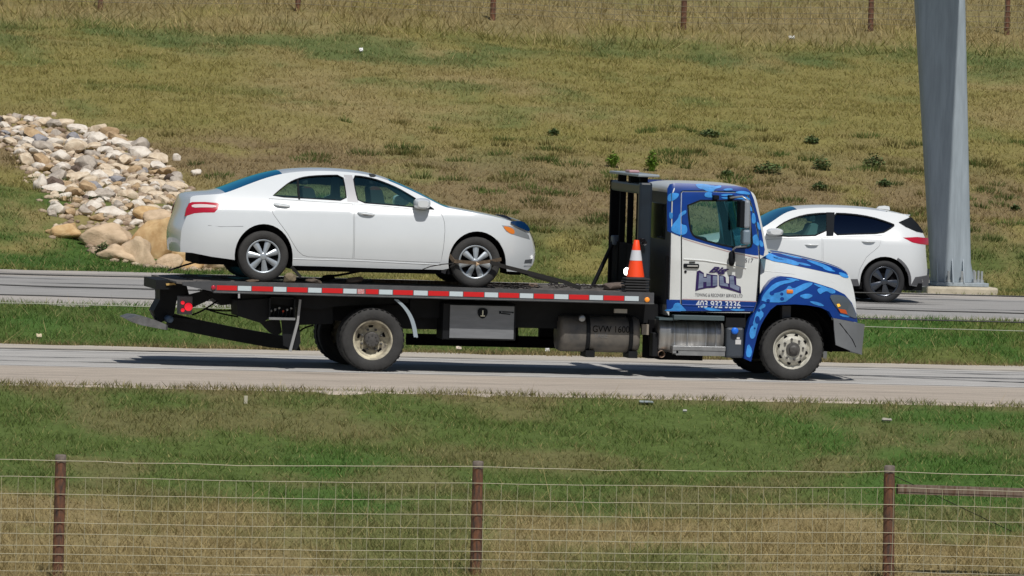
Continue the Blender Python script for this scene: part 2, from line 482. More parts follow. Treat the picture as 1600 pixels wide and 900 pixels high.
M_ground = tint_mat('ground_soil_and_turf', fine=.35)
M_blade = tint_mat('grass_blades', transl=.3)
xs = dense_axis(-14, 27, .25, (-700, 700)); ys = dense_axis(-24, 90, .25, (-300, 900))
X, Y = np.meshgrid(xs, ys)
Z = ground_h(X, Y)
in_road = ((Y > RN0 + .05) & (Y < RN1 - .05)) | ((Y > rf0(X) + .05) & (Y < rf1(X) - .05))
Z = np.where(in_road, Z - .05, Z)
nx, ny = len(xs), len(ys)
V = np.stack([X, Y, Z], -1).reshape(-1, 3)
ii = np.arange(nx * ny).reshape(ny, nx)
F = np.stack([ii[:-1, :-1], ii[:-1, 1:], ii[1:, 1:], ii[1:, :-1]], -1).reshape(-1, 4)
props(mesh_np('ground', V, F, ground_col(X, Y).reshape(-1, 3) * .8, M_ground, 4, True), 'grassy ground with the highway verges, median and dry hillside', kind='structure')

# ------------------------------------------------------------------ roads
def road_mat(name, bands, wheel):
    mt = bpy.data.materials.new(name); mt.use_nodes = True; t = mt.node_tree; b = t.nodes['Principled BSDF']
    b.inputs['Roughness'].default_value = .85; b.inputs['Specular IOR Level'].default_value = .3
    tc = t.nodes.new('ShaderNodeTexCoord'); sp = t.nodes.new('ShaderNodeSeparateXYZ'); t.links.new(tc.outputs['Object'], sp.inputs[0])
    nw = t.nodes.new('ShaderNodeTexNoise'); nw.inputs['Scale'].default_value = .6; nw.inputs['Detail'].default_value = 5
    t.links.new(tc.outputs['Object'], nw.inputs['Vector'])
    wob = t.nodes.new('ShaderNodeMath'); wob.operation = 'MULTIPLY_ADD'; wob.inputs[1].default_value = .5
    t.links.new(nw.outputs[0], wob.inputs[0]); t.links.new(sp.outputs[1], wob.inputs[2])
    mr = t.nodes.new('ShaderNodeMapRange'); mr.inputs[1].default_value = bands[0][0] + .25; mr.inputs[2].default_value = bands[-1][0] + .25
    t.links.new(wob.outputs[0], mr.inputs[0])
    rp = t.nodes.new('ShaderNodeValToRGB'); e = rp.color_ramp.elements
    y0, y1 = bands[0][0], bands[-1][0]
    while len(e) < len(bands): e.new(.5)
    for k, (yy, c) in enumerate(bands): e[k].position = (yy - y0) / (y1 - y0); e[k].color = (*c, 1)
    t.links.new(mr.outputs[0], rp.inputs[0])
    mp = t.nodes.new('ShaderNodeMapping'); mp.inputs['Scale'].default_value = (.35, 3.2, 1); t.links.new(tc.outputs['Object'], mp.inputs[0])
    n = t.nodes.new('ShaderNodeTexNoise'); n.inputs['Scale'].default_value = 1.6; n.inputs['Detail'].default_value = 9; n.inputs['Roughness'].default_value = .75
    t.links.new(mp.outputs[0], n.inputs['Vector'])
    g = t.nodes.new('ShaderNodeTexNoise'); g.inputs['Scale'].default_value = 45; g.inputs['Detail'].default_value = 4; t.links.new(tc.outputs['Object'], g.inputs['Vector'])
    m1 = t.nodes.new('ShaderNodeMapRange'); m1.inputs[1].default_value = .3; m1.inputs[2].default_value = .7; m1.inputs[3].default_value = .62; m1.inputs[4].default_value = 1.18; t.links.new(n.outputs[0], m1.inputs[0])
    m2 = t.nodes.new('ShaderNodeMapRange'); m2.inputs[1].default_value = .3; m2.inputs[2].default_value = .7; m2.inputs[3].default_value = .8; m2.inputs[4].default_value = 1.2; t.links.new(g.outputs[0], m2.inputs[0])
    mm = t.nodes.new('ShaderNodeMath'); mm.operation = 'MULTIPLY'; t.links.new(m1.outputs[0], mm.inputs[0]); t.links.new(m2.outputs[0], mm.inputs[1])
    vm = t.nodes.new('ShaderNodeVectorMath'); vm.operation = 'SCALE'; t.links.new(rp.outputs[0], vm.inputs[0]); t.links.new(mm.outputs[0], vm.inputs['Scale'])
    t.links.new(vm.outputs[0], b.inputs['Base Color'])
    bp = t.nodes.new('ShaderNodeBump'); bp.inputs['Strength'].default_value = .35; bp.inputs['Distance'].default_value = .01
    t.links.new(g.outputs[0], bp.inputs['Height']); t.links.new(bp.outputs[0], b.inputs['Normal'])
    return mt
SH = (.47, .405, .335); LN = (.47, .455, .43); FS = (.52, .47, .395)
M_road_n = road_mat('pale_worn_asphalt', [(-5.4, SH), (-.7, SH), (-.1, LN), (4.2, LN), (5.0, FS), (6.3, FS)], None)
SH2 = (.46, .425, .385); LN2 = (.36, .35, .335)
M_road_f = road_mat('grey_worn_asphalt', [(22.2, SH2), (24.6, SH2), (25.2, LN2), (33.5, LN2), (34.3, SH2), (37.3, SH2)], None)
def road(name, y0, y1, mt, label):
    xr = list(np.arange(-16, 30, .22)); xr = [-700, -100] + xr + [100, 700]
    rows = []
    cols_y = [0, .12, .5, .88, 1]
    for x in xr:
        ya, yb = (y0, y1) if not callable(y0) else (float(y0(x)), float(y1(x)))
        a = ya + (float(fbm(x * 1.3, 3.0, 61, 4)) - .5) * .9; b = yb + (float(fbm(x * 1.1, 8.0, 71, 4)) - .5) * .8
        rows.append([(x, a - .05, -.045)] + [(x, a + (b - a) * k, 0.0) for k in cols_y] + [(x, b + .05, -.045)])
    mb = MB(); mb.grid([list(r) for r in zip(*rows)], False)
    o = mb.build(name, mt, None, True); return props(o, label, kind='structure')
near_road = road('near_road', RN0, RN1, M_road_n, 'pale worn asphalt carriageway nearest the camera')
far_road = road('far_road', rf0, rf1, M_road_f, 'grey asphalt carriageway beyond the grass median')
M_tar = mat('crack_seal_tar', (.035, .035, .04), .5)
M_line = mat('worn_white_line_paint', (.72, .72, .70), .7, col2=(.42, .41, .40), nscale=3, stretch=(.8, 3, 1))
def strip_line(name, pts, wid, mt, parent, z=.004, jit=.0, seed=0):
    rr = random.Random(seed); mb = MB(); rows = [[], []]
    P = []
    for i in range(len(pts) - 1):
        a, b = pts[i], pts[i + 1]; n = max(1, int(math.dist(a, b) / .3))
        for k in range(n): P.append((a[0] + (b[0] - a[0]) * k / n, a[1] + (b[1] - a[1]) * k / n))
    P.append(pts[-1]); n = len(P)
    for i, (x, y) in enumerate(P):
        if jit: y += (float(vnoise(x * .9, seed * 3.3, 5)) - .5) * jit
        ww = wid * (rr.uniform(.6, 1.3) if jit else 1) * (min(1, i / 2 + .1, (n - 1 - i) / 2 + .1) if jit else 1)
        rows[0].append((x, y - ww / 2, z)); rows[1].append((x, y + ww / 2, z))
    mb.grid(rows, False); return mb.build(name, mt, parent)
strip_line('edge_line', [(-60, -.3), (60, -.3)], .13, M_line, near_road)
strip_line('edge_line', [(-60, 4.15), (60, 4.15)], .13, M_line, near_road)
rr = random.Random(4)
for k in range(70):
    x = rr.uniform(-10, 12); L = rr.uniform(.5, 3.2); y = rr.choice([2.1, 2.0, 3.4, 1.0, 4.6, rr.uniform(.4, 5.2)])
    strip_line('tar_seam', [(x, y), (x + L, y + rr.uniform(-.25, .25))], rr.uniform(.05, .11), M_tar, near_road, .008, .12, k)
strip_line('tar_seam', [(-12, 4.9), (14, 4.6)], .035, M_tar, near_road, .006, .2, 78)
strip_line('tar_seam', [(-12, -2.6), (-4, -2.9), (3, -2.7), (13, -3.0)], .02, M_tar, near_road, .006, .3, 79)
strip_line('tar_seam', [(-12, 2.35), (14, 2.1)], .05, M_tar, near_road, .006, .15, 77)
strip_line('tar_seam', [(4.9, 2.3), (6.6, 1.2), (8.6, .35)], .1, M_tar, near_road, .008, .1, 90)
strip_line('tar_seam', [(2.9, -.85), (3.9, -1.0)], .06, M_tar, near_road, .008, .2, 91)
strip_line('tar_seam', [(-3.2, -.9), (-2.0, -1.0)], .06, M_tar, near_road, .008, .2, 92)
for k in range(60):
    x = rr.uniform(-6, 22); L = rr.uniform(.5, 3.5); y = rr.choice([36.0, 33.0, 30.5, 30.2, 28.4, rr.uniform(24, 35.5)])
    strip_line('tar_seam', [(x, y), (x + L, y + rr.uniform(-.3, .3))], rr.uniform(.06, .16), M_tar, far_road, .008, .3, 100 + k)
strip_line('tar_seam', [(-8, 35.6), (26, 35.4)], .09, M_tar, far_road, .006, .4, 200)

# ------------------------------------------------------------------ grass blades (real triangles, tint per blade)
def blades(n, x0, x1, y0, y1, hmin, hmax, wmin, wmax, keep=None, dry_tall=0, seed=0):
    r = np.random.RandomState(seed)
    x = r.uniform(x0, x1, n); y = r.uniform(y0, y1, n)
    clump = fbm(x * 2.6, y * 2.6, 81, 2)
    k = r.uniform(0, 1, n) < (.35 + 1.3 * np.clip(clump - .2, 0, 1))
    if keep is not None: k &= keep(x, y)
    x, y, clump = x[k], y[k], clump[k]; n = len(x)
    z = ground_h(x, y) - .01
    h = r.uniform(hmin, hmax, n) * (.6 + .9 * clump); wd = r.uniform(wmin, wmax, n)
    col = ground_col(x + r.normal(0, .25, n), y + r.normal(0, .25, n))
    lum = r.uniform(.85, 1.22, n)[:, None]
    st = (r.uniform(0, 1, n) < .12)[:, None]
    col = np.where(st, col * .45 + STRAW * .62, col) * lum
    if dry_tall:
        tl = r.uniform(0, 1, n) < dry_tall; h = np.where(tl, h * 2.3, h); wd = np.where(tl, wd * .6, wd); col = np.where(tl[:, None], STRAW * 1.15, col)
    az = r.uniform(0, math.pi, n); dx, dy = np.cos(az) * wd / 2, np.sin(az) * wd / 2
    lean = r.uniform(.2, 1.7, n) * h; la = r.uniform(0, 2 * math.pi, n)
    tx = x + np.cos(la) * lean; ty = y + np.sin(la) * lean; tz = z + h
    Vv = np.stack([np.stack([x - dx, y - dy, z], 1), np.stack([x + dx, y + dy, z], 1), np.stack([tx, ty, tz], 1)], 1).reshape(-1, 3)
    cc = np.repeat(col, 3, 0)
    return Vv, cc
def tussocks():
    r = np.random.RandomState(77); Vs = []; Cs = []
    N = 430; X_ = r.uniform(-1, 24, N); Y_ = 43 + 15 * r.uniform(0, 1, N) ** 1.2
    for i in range(N):
        if X_[i] < 7 and r.uniform() < .75: continue
        s = r.uniform(.10, .34); n = int(90 * s / .2); a = r.uniform(0, 6.28, n); q = s * np.sqrt(r.uniform(0, 1, n))
        x = X_[i] + q * np.cos(a) * 1.3; y = Y_[i] + q * np.sin(a); z = ground_h(x, y); h = r.uniform(.06, .17, n) * (1.2 - q / s * .6); wd = r.uniform(.012, .024, n)
        b = r.uniform(0, 6.28, n); dx, dy = np.cos(b) * wd / 2, np.sin(b) * wd / 2; l = r.uniform(.2, .8, n) * h
        tx, ty = x + np.cos(a) * l, y + np.sin(a) * l
        Vs.append(np.stack([np.stack([x - dx, y - dy, z], 1), np.stack([x + dx, y + dy, z], 1), np.stack([tx, ty, z + h], 1)], 1).reshape(-1, 3))
        c = (GREEN if r.uniform() < .6 else OLIVE * .8) * r.uniform(.6, 1.0); Cs.append(np.repeat(c[None] * r.uniform(.8, 1.2, n)[:, None], 3, 0))
    return np.concatenate(Vs), np.concatenate(Cs)
def rocky(x, y):
    # rock chute area on the hillside (world coordinates)
    return np.zeros_like(x, bool)
parts = []
def grass_obj(name, label, sets, **k):
    Vs = np.concatenate([s[0] for s in sets]); Cs = np.concatenate([s[1] for s in sets])
    o = mesh_np(name, Vs, np.arange(len(Vs)).reshape(-1, 3), Cs, M_blade, 3, False)
    return props(o, label, 'grass', kind='stuff')
CHUTE_PX = [(-60, 196), (0, 190), (60, 184), (110, 198), (180, 212), (238, 243), (278, 283), (300, 330), (352, 372), (372, 418), (300, 424), (170, 405), (120, 378), (78, 352), (84, 318), (58, 282), (30, 246), (0, 222), (-60, 205)]
CHUTE = [on_ground(px, py)[:2] for px, py in CHUTE_PX]
def rocky(x, y, grow=0):
    x = np.atleast_1d(x); y = np.atleast_1d(y)
    c = np.zeros(x.shape, bool); n = len(CHUTE); j = n - 1
    for i in range(n):
        xi, yi = CHUTE[i]; xj, yj = CHUTE[j]
        cond = (yi > y) != (yj > y)
        with np.errstate(divide='ignore', invalid='ignore'):
            c ^= cond & (x < (xj - xi) * (y - yi) / (yj - yi + 1e-12) + xi)
        j = i
    return c
grass_obj('verge_grass', 'green mown grass on the verge between the near road and the wire fence', [
    blades(400000, -13.5, 13.5, -22.5, RN0 + .12, .03, .085, .009, .015, seed=1, dry_tall=.002),
    blades(42000, -13.5, 13.5, -22.5, -13, .12, .26, .007, .013, seed=2, dry_tall=.03,
           keep=lambda x, y: NR.uniform(0, 1, len(x)) < sstep(-12.5, -16, y + (fbm(x * .5, y * .5, 3, 3) - .5) * 5))])
grass_obj('median_grass', 'green grass of the median strip with a dry brown edge', [
    blades(230000, -11, 18, RN1 - .12, 24, .04, .12, .011, .018, seed=3, dry_tall=.004, keep=lambda x, y: y < rf0(x) + .15)])
grass_obj('hillside_grass', 'olive and straw coloured grass on the hillside beyond the road', [
    blades(540000, -9, 29, 35.2, 72, .03, .09, .015, .027, seed=4, dry_tall=.006, keep=lambda x, y: (y > rf1(x) - .1) & ~rocky(x, y) & (x > -9 + (y - 37) * .12) & (x < 17 + (y - 37) * .33)),
    tussocks(),
    blades(60000, -4, 33, 71, 92, .12, .30, .02, .03, seed=5, dry_tall=.05)])

# ------------------------------------------------------------------ stones
def stone_mesh(name, seed, sub=2, flat=.62, mt=None, jag=.28, cl=.9):
    rr = random.Random(seed); bm = bmesh.new(); bmesh.ops.create_icosphere(bm, subdivisions=sub, radius=1)
    off = Vector((rr.uniform(-50, 50), rr.uniform(-50, 50), rr.uniform(-50, 50)))
    from mathutils import noise
    planes = [(Vector((rr.gauss(0, 1), rr.gauss(0, 1), rr.gauss(0, .8))).normalized(), rr.uniform(.55, .82)) for _ in range(7)]
    for v in bm.verts:
        p = v.co.copy()
        for nrm, d in planes:
            e = p.dot(nrm) - d
            if e > 0: p -= nrm * e * cl
        p *= 1 + jag * noise.noise(v.co * 1.3 + off)
        p.z *= flat; p.x *= 1.15
        v.co = p
    for e in bm.edges:
        if len(e.link_faces) == 2 and e.calc_face_angle(0) > .38: e.smooth = False
    for f in bm.faces: f.smooth = True
    me = bpy.data.meshes.new(name); bm.to_mesh(me); bm.free(); me.materials.append(mt)
    return me
def stone_mat(name, a, b):
    return mat(name, a, .9, col2=b, nscale=2.2, bump=.5, bscale=9, spec=.2)
SM = [stone_mat('cream_stone', (.74, .63, .48), (.56, .44, .31)), stone_mat('white_stone', (.80, .74, .65), (.62, .54, .45)),
      stone_mat('grey_stone', (.52, .46, .39), (.36, .31, .26)), stone_mat('tan_stone', (.55, .40, .24), (.38, .26, .15)),
      stone_mat('bluish_stone', (.36, .35, .36), (.25, .245, .26)), stone_mat('dark_brown_stone', (.17, .125, .10), (.10, .08, .065))]
SMESH = [[stone_mesh('stone', 100 * i + j, 2, R.uniform(.55, .8), SM[i], R.uniform(.2, .4)) for j in range(4)] for i in range(6)]
chute_c = (sum(p[0] for p in CHUTE) / len(CHUTE), sum(p[1] for p in CHUTE) / len(CHUTE))
chute = thing('rock_chute', 'spill of pale rounded stones running down the hillside behind the rear of the white sedan', 'rock pile', (chute_c[0], chute_c[1], float(ground_h(*chute_c))))
# bed of small pebbles filling the joints
mbp = MB(); cnt = 0
xmn, xmx = min(p[0] for p in CHUTE), max(p[0] for p in CHUTE); ymn, ymx = min(p[1] for p in CHUTE), max(p[1] for p in CHUTE)
base_me = [[(v.co[:]) for v in stone_mesh('pebble', 900 + j, 1, .7, SM[0]).vertices] for j in range(3)]
bfs = [tuple(p.vertices) for p in bpy.data.meshes['pebble'].polygons]
while cnt < 1700:
    x = R.uniform(xmn, xmx); y = R.uniform(ymn, ymx)
    if not rocky(x + R.uniform(-.3, .3), y + R.uniform(-.6, .6))[0]: continue
    s = R.uniform(.04, .12); a = R.uniform(0, 6.3); z = float(ground_h(x, y)); ca, sa = math.cos(a), math.sin(a)
    mbp.add([(x + s * (p[0] * ca - p[1] * sa), y + s * (p[0] * sa + p[1] * ca), z + s * p[2] + .01) for p in R.choice(base_me)], bfs, True); cnt += 1
props(mbp.build('pebble_bed', mat('pebble_mix', (.62, .50, .36), .9, col2=(.22, .15, .10), nscale=2.6), chute), kind='stuff')
placed = []
def put_stone(x, y, s, ci, parent=None, name='stone', sink=.25, flat=1):
    o = bpy.data.objects.new(name, R.choice(SMESH[ci])); C.objects.link(o)
    L = parent_loc(parent) if parent else Vector((0, 0, 0))
    z = float(ground_h(x, y)) + s * sink
    o.location = Vector((x, y, z)) - L
    o.parent = parent
    o.scale = (s * R.uniform(.9, 1.25), s * R.uniform(.8, 1.1), s * R.uniform(.85, 1.15) * flat)
    o.rotation_euler = (R.uniform(-.35, .35), R.uniform(-.35, .35), R.uniform(0, 6.3))
    placed.append((x, y, s)); return o
tries = 0; ns = 0
TOEY = on_ground(200, 352)[1]
while ns < 292 and tries < 60000:
    tries += 1
    x = R.uniform(xmn - .3, xmx + .3); y = R.uniform(ymn - .5, ymx + .5)
    if not rocky(x, y)[0]: continue
    f = 1 - min(1, tries / 30000)
    s = R.choice((.095, .11, .13, .155, .19, .24)) * R.uniform(.85, 1.2)
    if y < TOEY + (x - chute_c[0]) * 0: continue
    if any(math.hypot(x - a, (y - b) * .8) < (s + c) * (.78 if tries < 25000 else .6) for a, b, c in placed): continue
    ci = R.choices(range(6), (34, 34, 14, 16, 5, 4))[0]
    put_stone(x, y, s, ci, chute, sink=R.uniform(.1, .5)); ns += 1
# big tan boulders at the toe and the loose stones that lie apart
def boulder(px, py, wpx, hpx, ci, label, depth=1.0, name='boulder', cat='boulder'):
    x, y, z = on_ground(px, py + hpx * .35)
    s = wpx / 86 / 2
    me = stone_mesh(name, int(px * 7 + py), 3, 1, SM[ci], .35, .97)
    o = bpy.data.objects.new(name, me); C.objects.link(o)
    o.scale = (s * 1.15, s * depth, hpx / 86 / 2 * 1.35); o.location = (x, y, z + hpx / 86 * .30)
    o.rotation_euler = (0, R.uniform(-.15, .15), R.uniform(-.4, .4))
    return props(o, label, cat)
SM.append(stone_mat('sandstone', (.66, .47, .25), (.48, .30, .14)))
SM.append(stone_mat('pale_sandstone', (.66, .50, .34), (.50, .37, .24)))
boulder(104, 362, 54, 24, 6, 'orange brown boulder at the left foot of the stone spill')
boulder(172, 374, 76, 38, 7, 'broad flat tan boulder at the stone spill foot, right of the orange brown one')
boulder(188, 398, 60, 24, 7, 'low beige slab at the road edge beneath the broad flat tan boulder')
boulder(216, 398, 40, 44, 7, 'upright pinkish tan boulder left of the largest golden boulder')
boulder(252, 372, 64, 74, 6, 'largest golden sandstone boulder just left of the sedan rear bumper')
boulder(250, 345, 50, 28, 7, 'tan boulder lying on top of the largest golden boulder')
boulder(296, 404, 58, 38, 6, 'golden boulder under the sedan rear bumper')
boulder(340, 412, 44, 26, 7, 'pale tan boulder partly behind the sedan rear wheel')
boulder(278, 388, 40, 30, 6, 'small golden boulder between two large ones below the sedan bumper')
boulder(306, 376, 50, 40, 7, 'pinkish tan boulder directly behind the sedan rear bumper')
boulder(268, 412, 36, 22, 7, 'low tan slab at the road edge below the largest golden boulder')
boulder(318, 398, 40, 26, 6, 'golden boulder between the sedan rear bumper and its wheel')
boulder(232, 340, 46, 26, 6, 'ochre boulder at the top left of the largest golden boulder')
boulder(62, 288, 20, 28, 1, 'pointed white stone on the left rim of the stone spill', name='stone', cat='stone')
boulder(84, 180, 8, 7, 0, 'tiny cream stone lying alone above the stone spill', name='stone', cat='stone')
boulder(277, 247, 11, 13, 1, 'small upright white stone lying apart right of the stone spill', name='stone', cat='stone')
boulder(306, 270, 17, 11, 1, 'white stone lying apart above the sedan boot', name='stone', cat='stone')
boulder(248, 248, 9, 7, 0, 'tiny cream stone just right of the upper stone spill', name='stone', cat='stone')

# ------------------------------------------------------------------ wire fences
def post_mb(x, y, z0, z1, r, lean=(0, 0), seed=0):
    rr = random.Random(seed); mb = MB(); rows = []
    for i in range(9):
        t = i / 8; n = 12; rr_ = r * (1.04 - .08 * t) * (1 + rr.uniform(-.03, .03))
        if i == 8: rr_ *= .9
        rows.append([(x + lean[0] * t + rr_ * math.cos(2 * math.pi * k / n) * (1 + .05 * math.sin(k * 2.3 + seed)), y + lean[1] * t + rr_ * math.sin(2 * math.pi * k / n), z0 + (z1 - z0) * (t if i < 8 else 1)) for k in range(n)])
    mb.grid(rows, True, True); return mb, rows[-1]
def wire_fence(name, label, y, posts, wires_z, r, stay, postr, zoff, wr, stay_h, group=None):
    x0, x1 = posts[0][0], posts[-1][0]
    root = thing(name, label, 'fence', ((x0 + x1) / 2, y, posts[0][1]), group)
    for i, (px_, z0, z1, lean) in enumerate(posts):
        mb, top = post_mb(px_, y, z0, z1, postr, lean, i + 3)
        po = mb.build('post', M_post, root)
        cb = MB(); cx_ = px_ + lean[0]; cy_ = y + lean[1]
        cb.lathe([(postr * .93, -.07), (postr * .96, -.0), (postr * .80, .012), (0.001, .016)], (cx_, cy_, z1), 12, True, 'z')
        cb.build('post_top', M_postend, po)
    def zline(x, k):
        for i in range(len(posts) - 1):
            a, b = posts[i], posts[i + 1]
            if x <= b[0] or i == len(posts) - 2:
                t = (x - a[0]) / (b[0] - a[0]); sag = -.012 * math.sin(math.pi * max(0, min(1, t)))
                return a[2] + (b[2] - a[2]) * t + sag - k
    for wi, k in enumerate(wires_z):
        pts = []
        n = int((x1 - x0) / .3)
        for i in range(n + 1):
            x = x0 + (x1 - x0) * i / n
            pts.append((x, y - postr - .006, zline(x, k) + (float(fbm(x * 2.2, wi * 7.7, 3, 3)) - .5) * .026 * (.6 if wi else 1.2)))
        mb = MB(); mb.tube(pts, wr * (1.2 if wi == 0 else 1), 5, False, False); mb.build('wire', M_wire if y < 0 else M_wired, root)
    x = x0 + .1; q = 0; rr = random.Random(9); me0 = None
    while x < x1 - .1 and q < 295:
        za = zline(x, wires_z[stay_h[0]]); zb = zline(x, wires_z[-1])
        mb = MB(); dx = rr.uniform(-.012, .012)
        mb.tube([(x, y - postr - .002, za), (x + dx, y - postr - .002, (za + zb) / 2), (x + dx * .5, y - postr - .002, zb)], wr * .75, 4, False, False)
        mb.build('stay_wire', M_stay if wr < .005 else M_wired, root); x += stay; q += 1
    return root
FY = -19.0
def fp(px, py0, py1):
    x0, z0 = aty(px[1], py1, FY); x1, z1 = aty(px[0], py0, FY); return (x0, z0, z1, (x1 - x0, 0))
posts = [fp((95, 90), 712, 912), fp((747, 743), 722, 912), fp((1390, 1388), 729, 915)]
sp = posts[1][0] - posts[0][0]
posts = [(posts[0][0] - sp, posts[0][1], posts[0][2], (0, 0))] + posts + [(posts[2][0] + sp, posts[2][1], posts[2][2] - .01, (0, 0))]
wz = [(719.5 - 712 + d) / 144.5 for d in (0, 24.5, 50.5, 73, 94, 111, 129, 142, 155, 168)]
nf = wire_fence('wire_fence', 'woven wire fence on reddish wooden posts across the foreground', FY, posts, wz, 0, .178, .062, 0, .0032, (1,))
ra = aty(1402, 764, FY); rb = aty(2040, 785, FY)
mb = MB(); mb.bar((ra[0], FY + .01, ra[1]), (rb[0], FY + .01, rb[1]), .09, .10); mb.build('brace_rail', M_wood, nf)
ga = aty(1398, 744, FY); gb = aty(1580, 830, FY); mb = MB(); mb.tube([(ga[0], FY - .03, ga[1]), (gb[0], FY - .03, gb[1])], .004, 5); mb.build('brace_wire', M_black, nf)
BY = 75.0
bp_ = []
for px, py in ((-150, 36), (156, 33), (465, 28), (770, 29), (1068, 41), (1360, 46), (1573, 52), (1880, 58)):
    x, z = aty(px, py, BY); g = float(ground_h(x, BY)); bp_.append((x, g - .15, g + 1.3, (0, 0)))
wire_fence('wire_fence', 'distant woven wire fence on brown posts along the top of the hillside', BY, bp_, [.05, .2, .35, .5, .64, .77, .9, 1.02, 1.14], 0, .3, .062, 0, .0055, (0,))

# ------------------------------------------------------------------ cable barrier in the median
KY = 9.0
cb = thing('cable_barrier', 'four strand steel cable barrier running along the median behind the tow truck', 'crash barrier', (6, KY, -.3))
for k, (a, b) in enumerate((((0, 427.5), (1600, 463.5)), ((0, 445), (1600, 490)), ((0, 460.5), (1600, 504)), ((0, 473), (1600, 517)))):
    (xa, za), (xb, zb) = aty(*a, KY), aty(*b, KY)
    pts = []
    for i in range(-14, 55):
        t = i / 40; x = xa + (xb - xa) * t; pts.append((x, KY, za + (zb - za) * t + (float(vnoise(x * .8, k * 5., 2)) - .5) * .012))
    mb = MB(); mb.tube(pts, .0105 if k < 3 else .007, 6, False); mb.build('cable', M_cable if k < 3 else mat('sunlit_guard_cable', (.34, .37, .27), .7), cb)  # one wire in two tones: upper strands painted shaded, lowest painted sunlit
for px in (-170, 560, 925, 1290, 1655):
    x, z = aty(px, 500, KY); g = float(ground_h(x, KY)); mb = MB(); mb.box(x - .03, x + .03, KY - .04, KY + .04, g - .1, aty(px, 424 + px * .0225, KY)[1], .006); mb.build('barrier_post', M_alu, cb)

# ------------------------------------------------------------------ steel sign gantry column with base plate, bolts and footing
GY = 36.6
(bx0, bz), (bx1, _) = aty(1455, 440, GY), aty(1521, 440, GY)
tx0, tz = aty(1430, -10, GY); tx1, _ = aty(1512, -10, GY)
gx = (bx0 + bx1) / 2; hw0 = (bx1 - bx0) / 2; hw1 = (tx1 - tx0) / 2; gxt = (tx0 + tx1) / 2
gantry = thing('sign_gantry', 'tall tapered galvanised steel gantry column on a bolted base plate beside the far road', 'gantry', (gx, GY, 0))
col_top = 8.6
def gsec(z):
    t = (z - bz) / (tz - bz); c = gx + (gxt - gx) * t; h = hw0 + (hw1 - hw0) * t
    return c, h
mb = MB(); rows = []
for z in [bz, bz + .1, bz + .35, bz + .7, 2, 3, 4, 5, 6, 7, col_top]:
    c, h = gsec(z); row = []
    fl = .0 if z > bz + .3 else (.07 if z < bz + .05 else .05)
    h2 = h * (1 if z < 30 else 1)
    for k in range(8 * 5):
        a = 2 * math.pi * (k + .5) / 40
        # rounded octagon
        q = (abs(math.cos(a)) ** 5 + abs(math.sin(a)) ** 5) ** (-1 / 5)
        row.append((c + .03 + (h2 - .035) * q * math.cos(a) + max(0, math.cos(a)) * fl, GY + .04 + h2 * .5 * (1 + q * math.sin(a)), z))
    rows.append(row)
mb.grid(rows, True, True); mb.add(rows[-1], [tuple(range(40))]); mb.build('column', M_pole, gantry, True)
# cantilever arm above the road (casts the shade that falls down the column)
ct, ht = gsec(col_top)
mb = MB()
ARML = 5.7
tz_ = math.tan(SUN_EL) / math.cos(SUN_AZ); ta = math.tan(SUN_AZ)
er1, er0 = aty(1500, 0, GY), aty(1479, 440, GY); el1, el0 = aty(1430, 0, GY), aty(1451, 440, GY)
def arm_x(e0, e1, d): z = col_top - tz_ * d; return e0[0] + (e1[0] - e0[0]) * (z - e0[1]) / (e1[1] - e0[1]) + ta * d
secs = []
for d in (-.9, 0, 1.5, 3, 4.5, ARML):
    a, b = arm_x(el0, el1, d) - .2, arm_x(er0, er1, d)
    secs.append([(a, GY - d, col_top - .02), (b, GY - d, col_top - .02), (b, GY - d, col_top + .8), (a, GY - d, col_top + .8)])
mb.grid(secs, False, True); mb.add(secs[0], [(0, 1, 2, 3)]); mb.add(secs[-1], [(3, 2, 1, 0)]); mb.build('arm', M_pole, gantry, True)
bc = aty(1505, 447, GY)[0]
mb = MB(); mb.box(bc - .52, bc + .44, GY - .12, GY + 1.15, bz - .07, bz - .005, .008); mb.build('base_plate', M_pole, gantry)
M_bolt = mat('zinc_bolt', (.42, .44, .44), .5, metal=.3)
for i in range(12):
    a = 2 * math.pi * i / 12; q = (abs(math.cos(a)) ** 4 + abs(math.sin(a)) ** 4) ** (-.25)
    x = bc - .04 + .43 * q * math.cos(a); y = GY + .5 + .55 * q * math.sin(a)
    mb = MB(); mb.lathe([(.022, 0), (.022, .2), (.0, .2)], (x, y, bz), 8, False, 'z'); mb.lathe([(.042, 0), (.042, .05), (.02, .05)], (x, y, bz - .005), 6, False, 'z')
    mb.build('anchor_bolt', M_bolt, gantry)
mb = MB(); f0 = aty(1449, 462, GY - .3)[0]; f1 = aty(1560, 462, GY - .3)[0]
g0 = float(ground_h(bc, GY)); 
mb.box(f0, f1, GY - .3, GY + 1.5, -.35, bz - .075, .04); mb.build('footing', M_conc, gantry)
# gussets
for dx in (-.28, .0, .2):
    c, h = gsec(bz + .2); mb = MB(); mb.add([(c + dx - .008, GY - .14, bz), (c + dx - .008, GY + .06, bz), (c + dx - .008, GY + .01, bz + .42), (c + dx + .008, GY - .14, bz), (c + dx + .008, GY + .06, bz), (c + dx + .008, GY + .01, bz + .42)],
        [(0, 1, 2), (3, 5, 4), (0, 2, 5, 3), (0, 3, 4, 1), (1, 4, 5, 2)]); mb.build('gusset', M_pole, gantry)

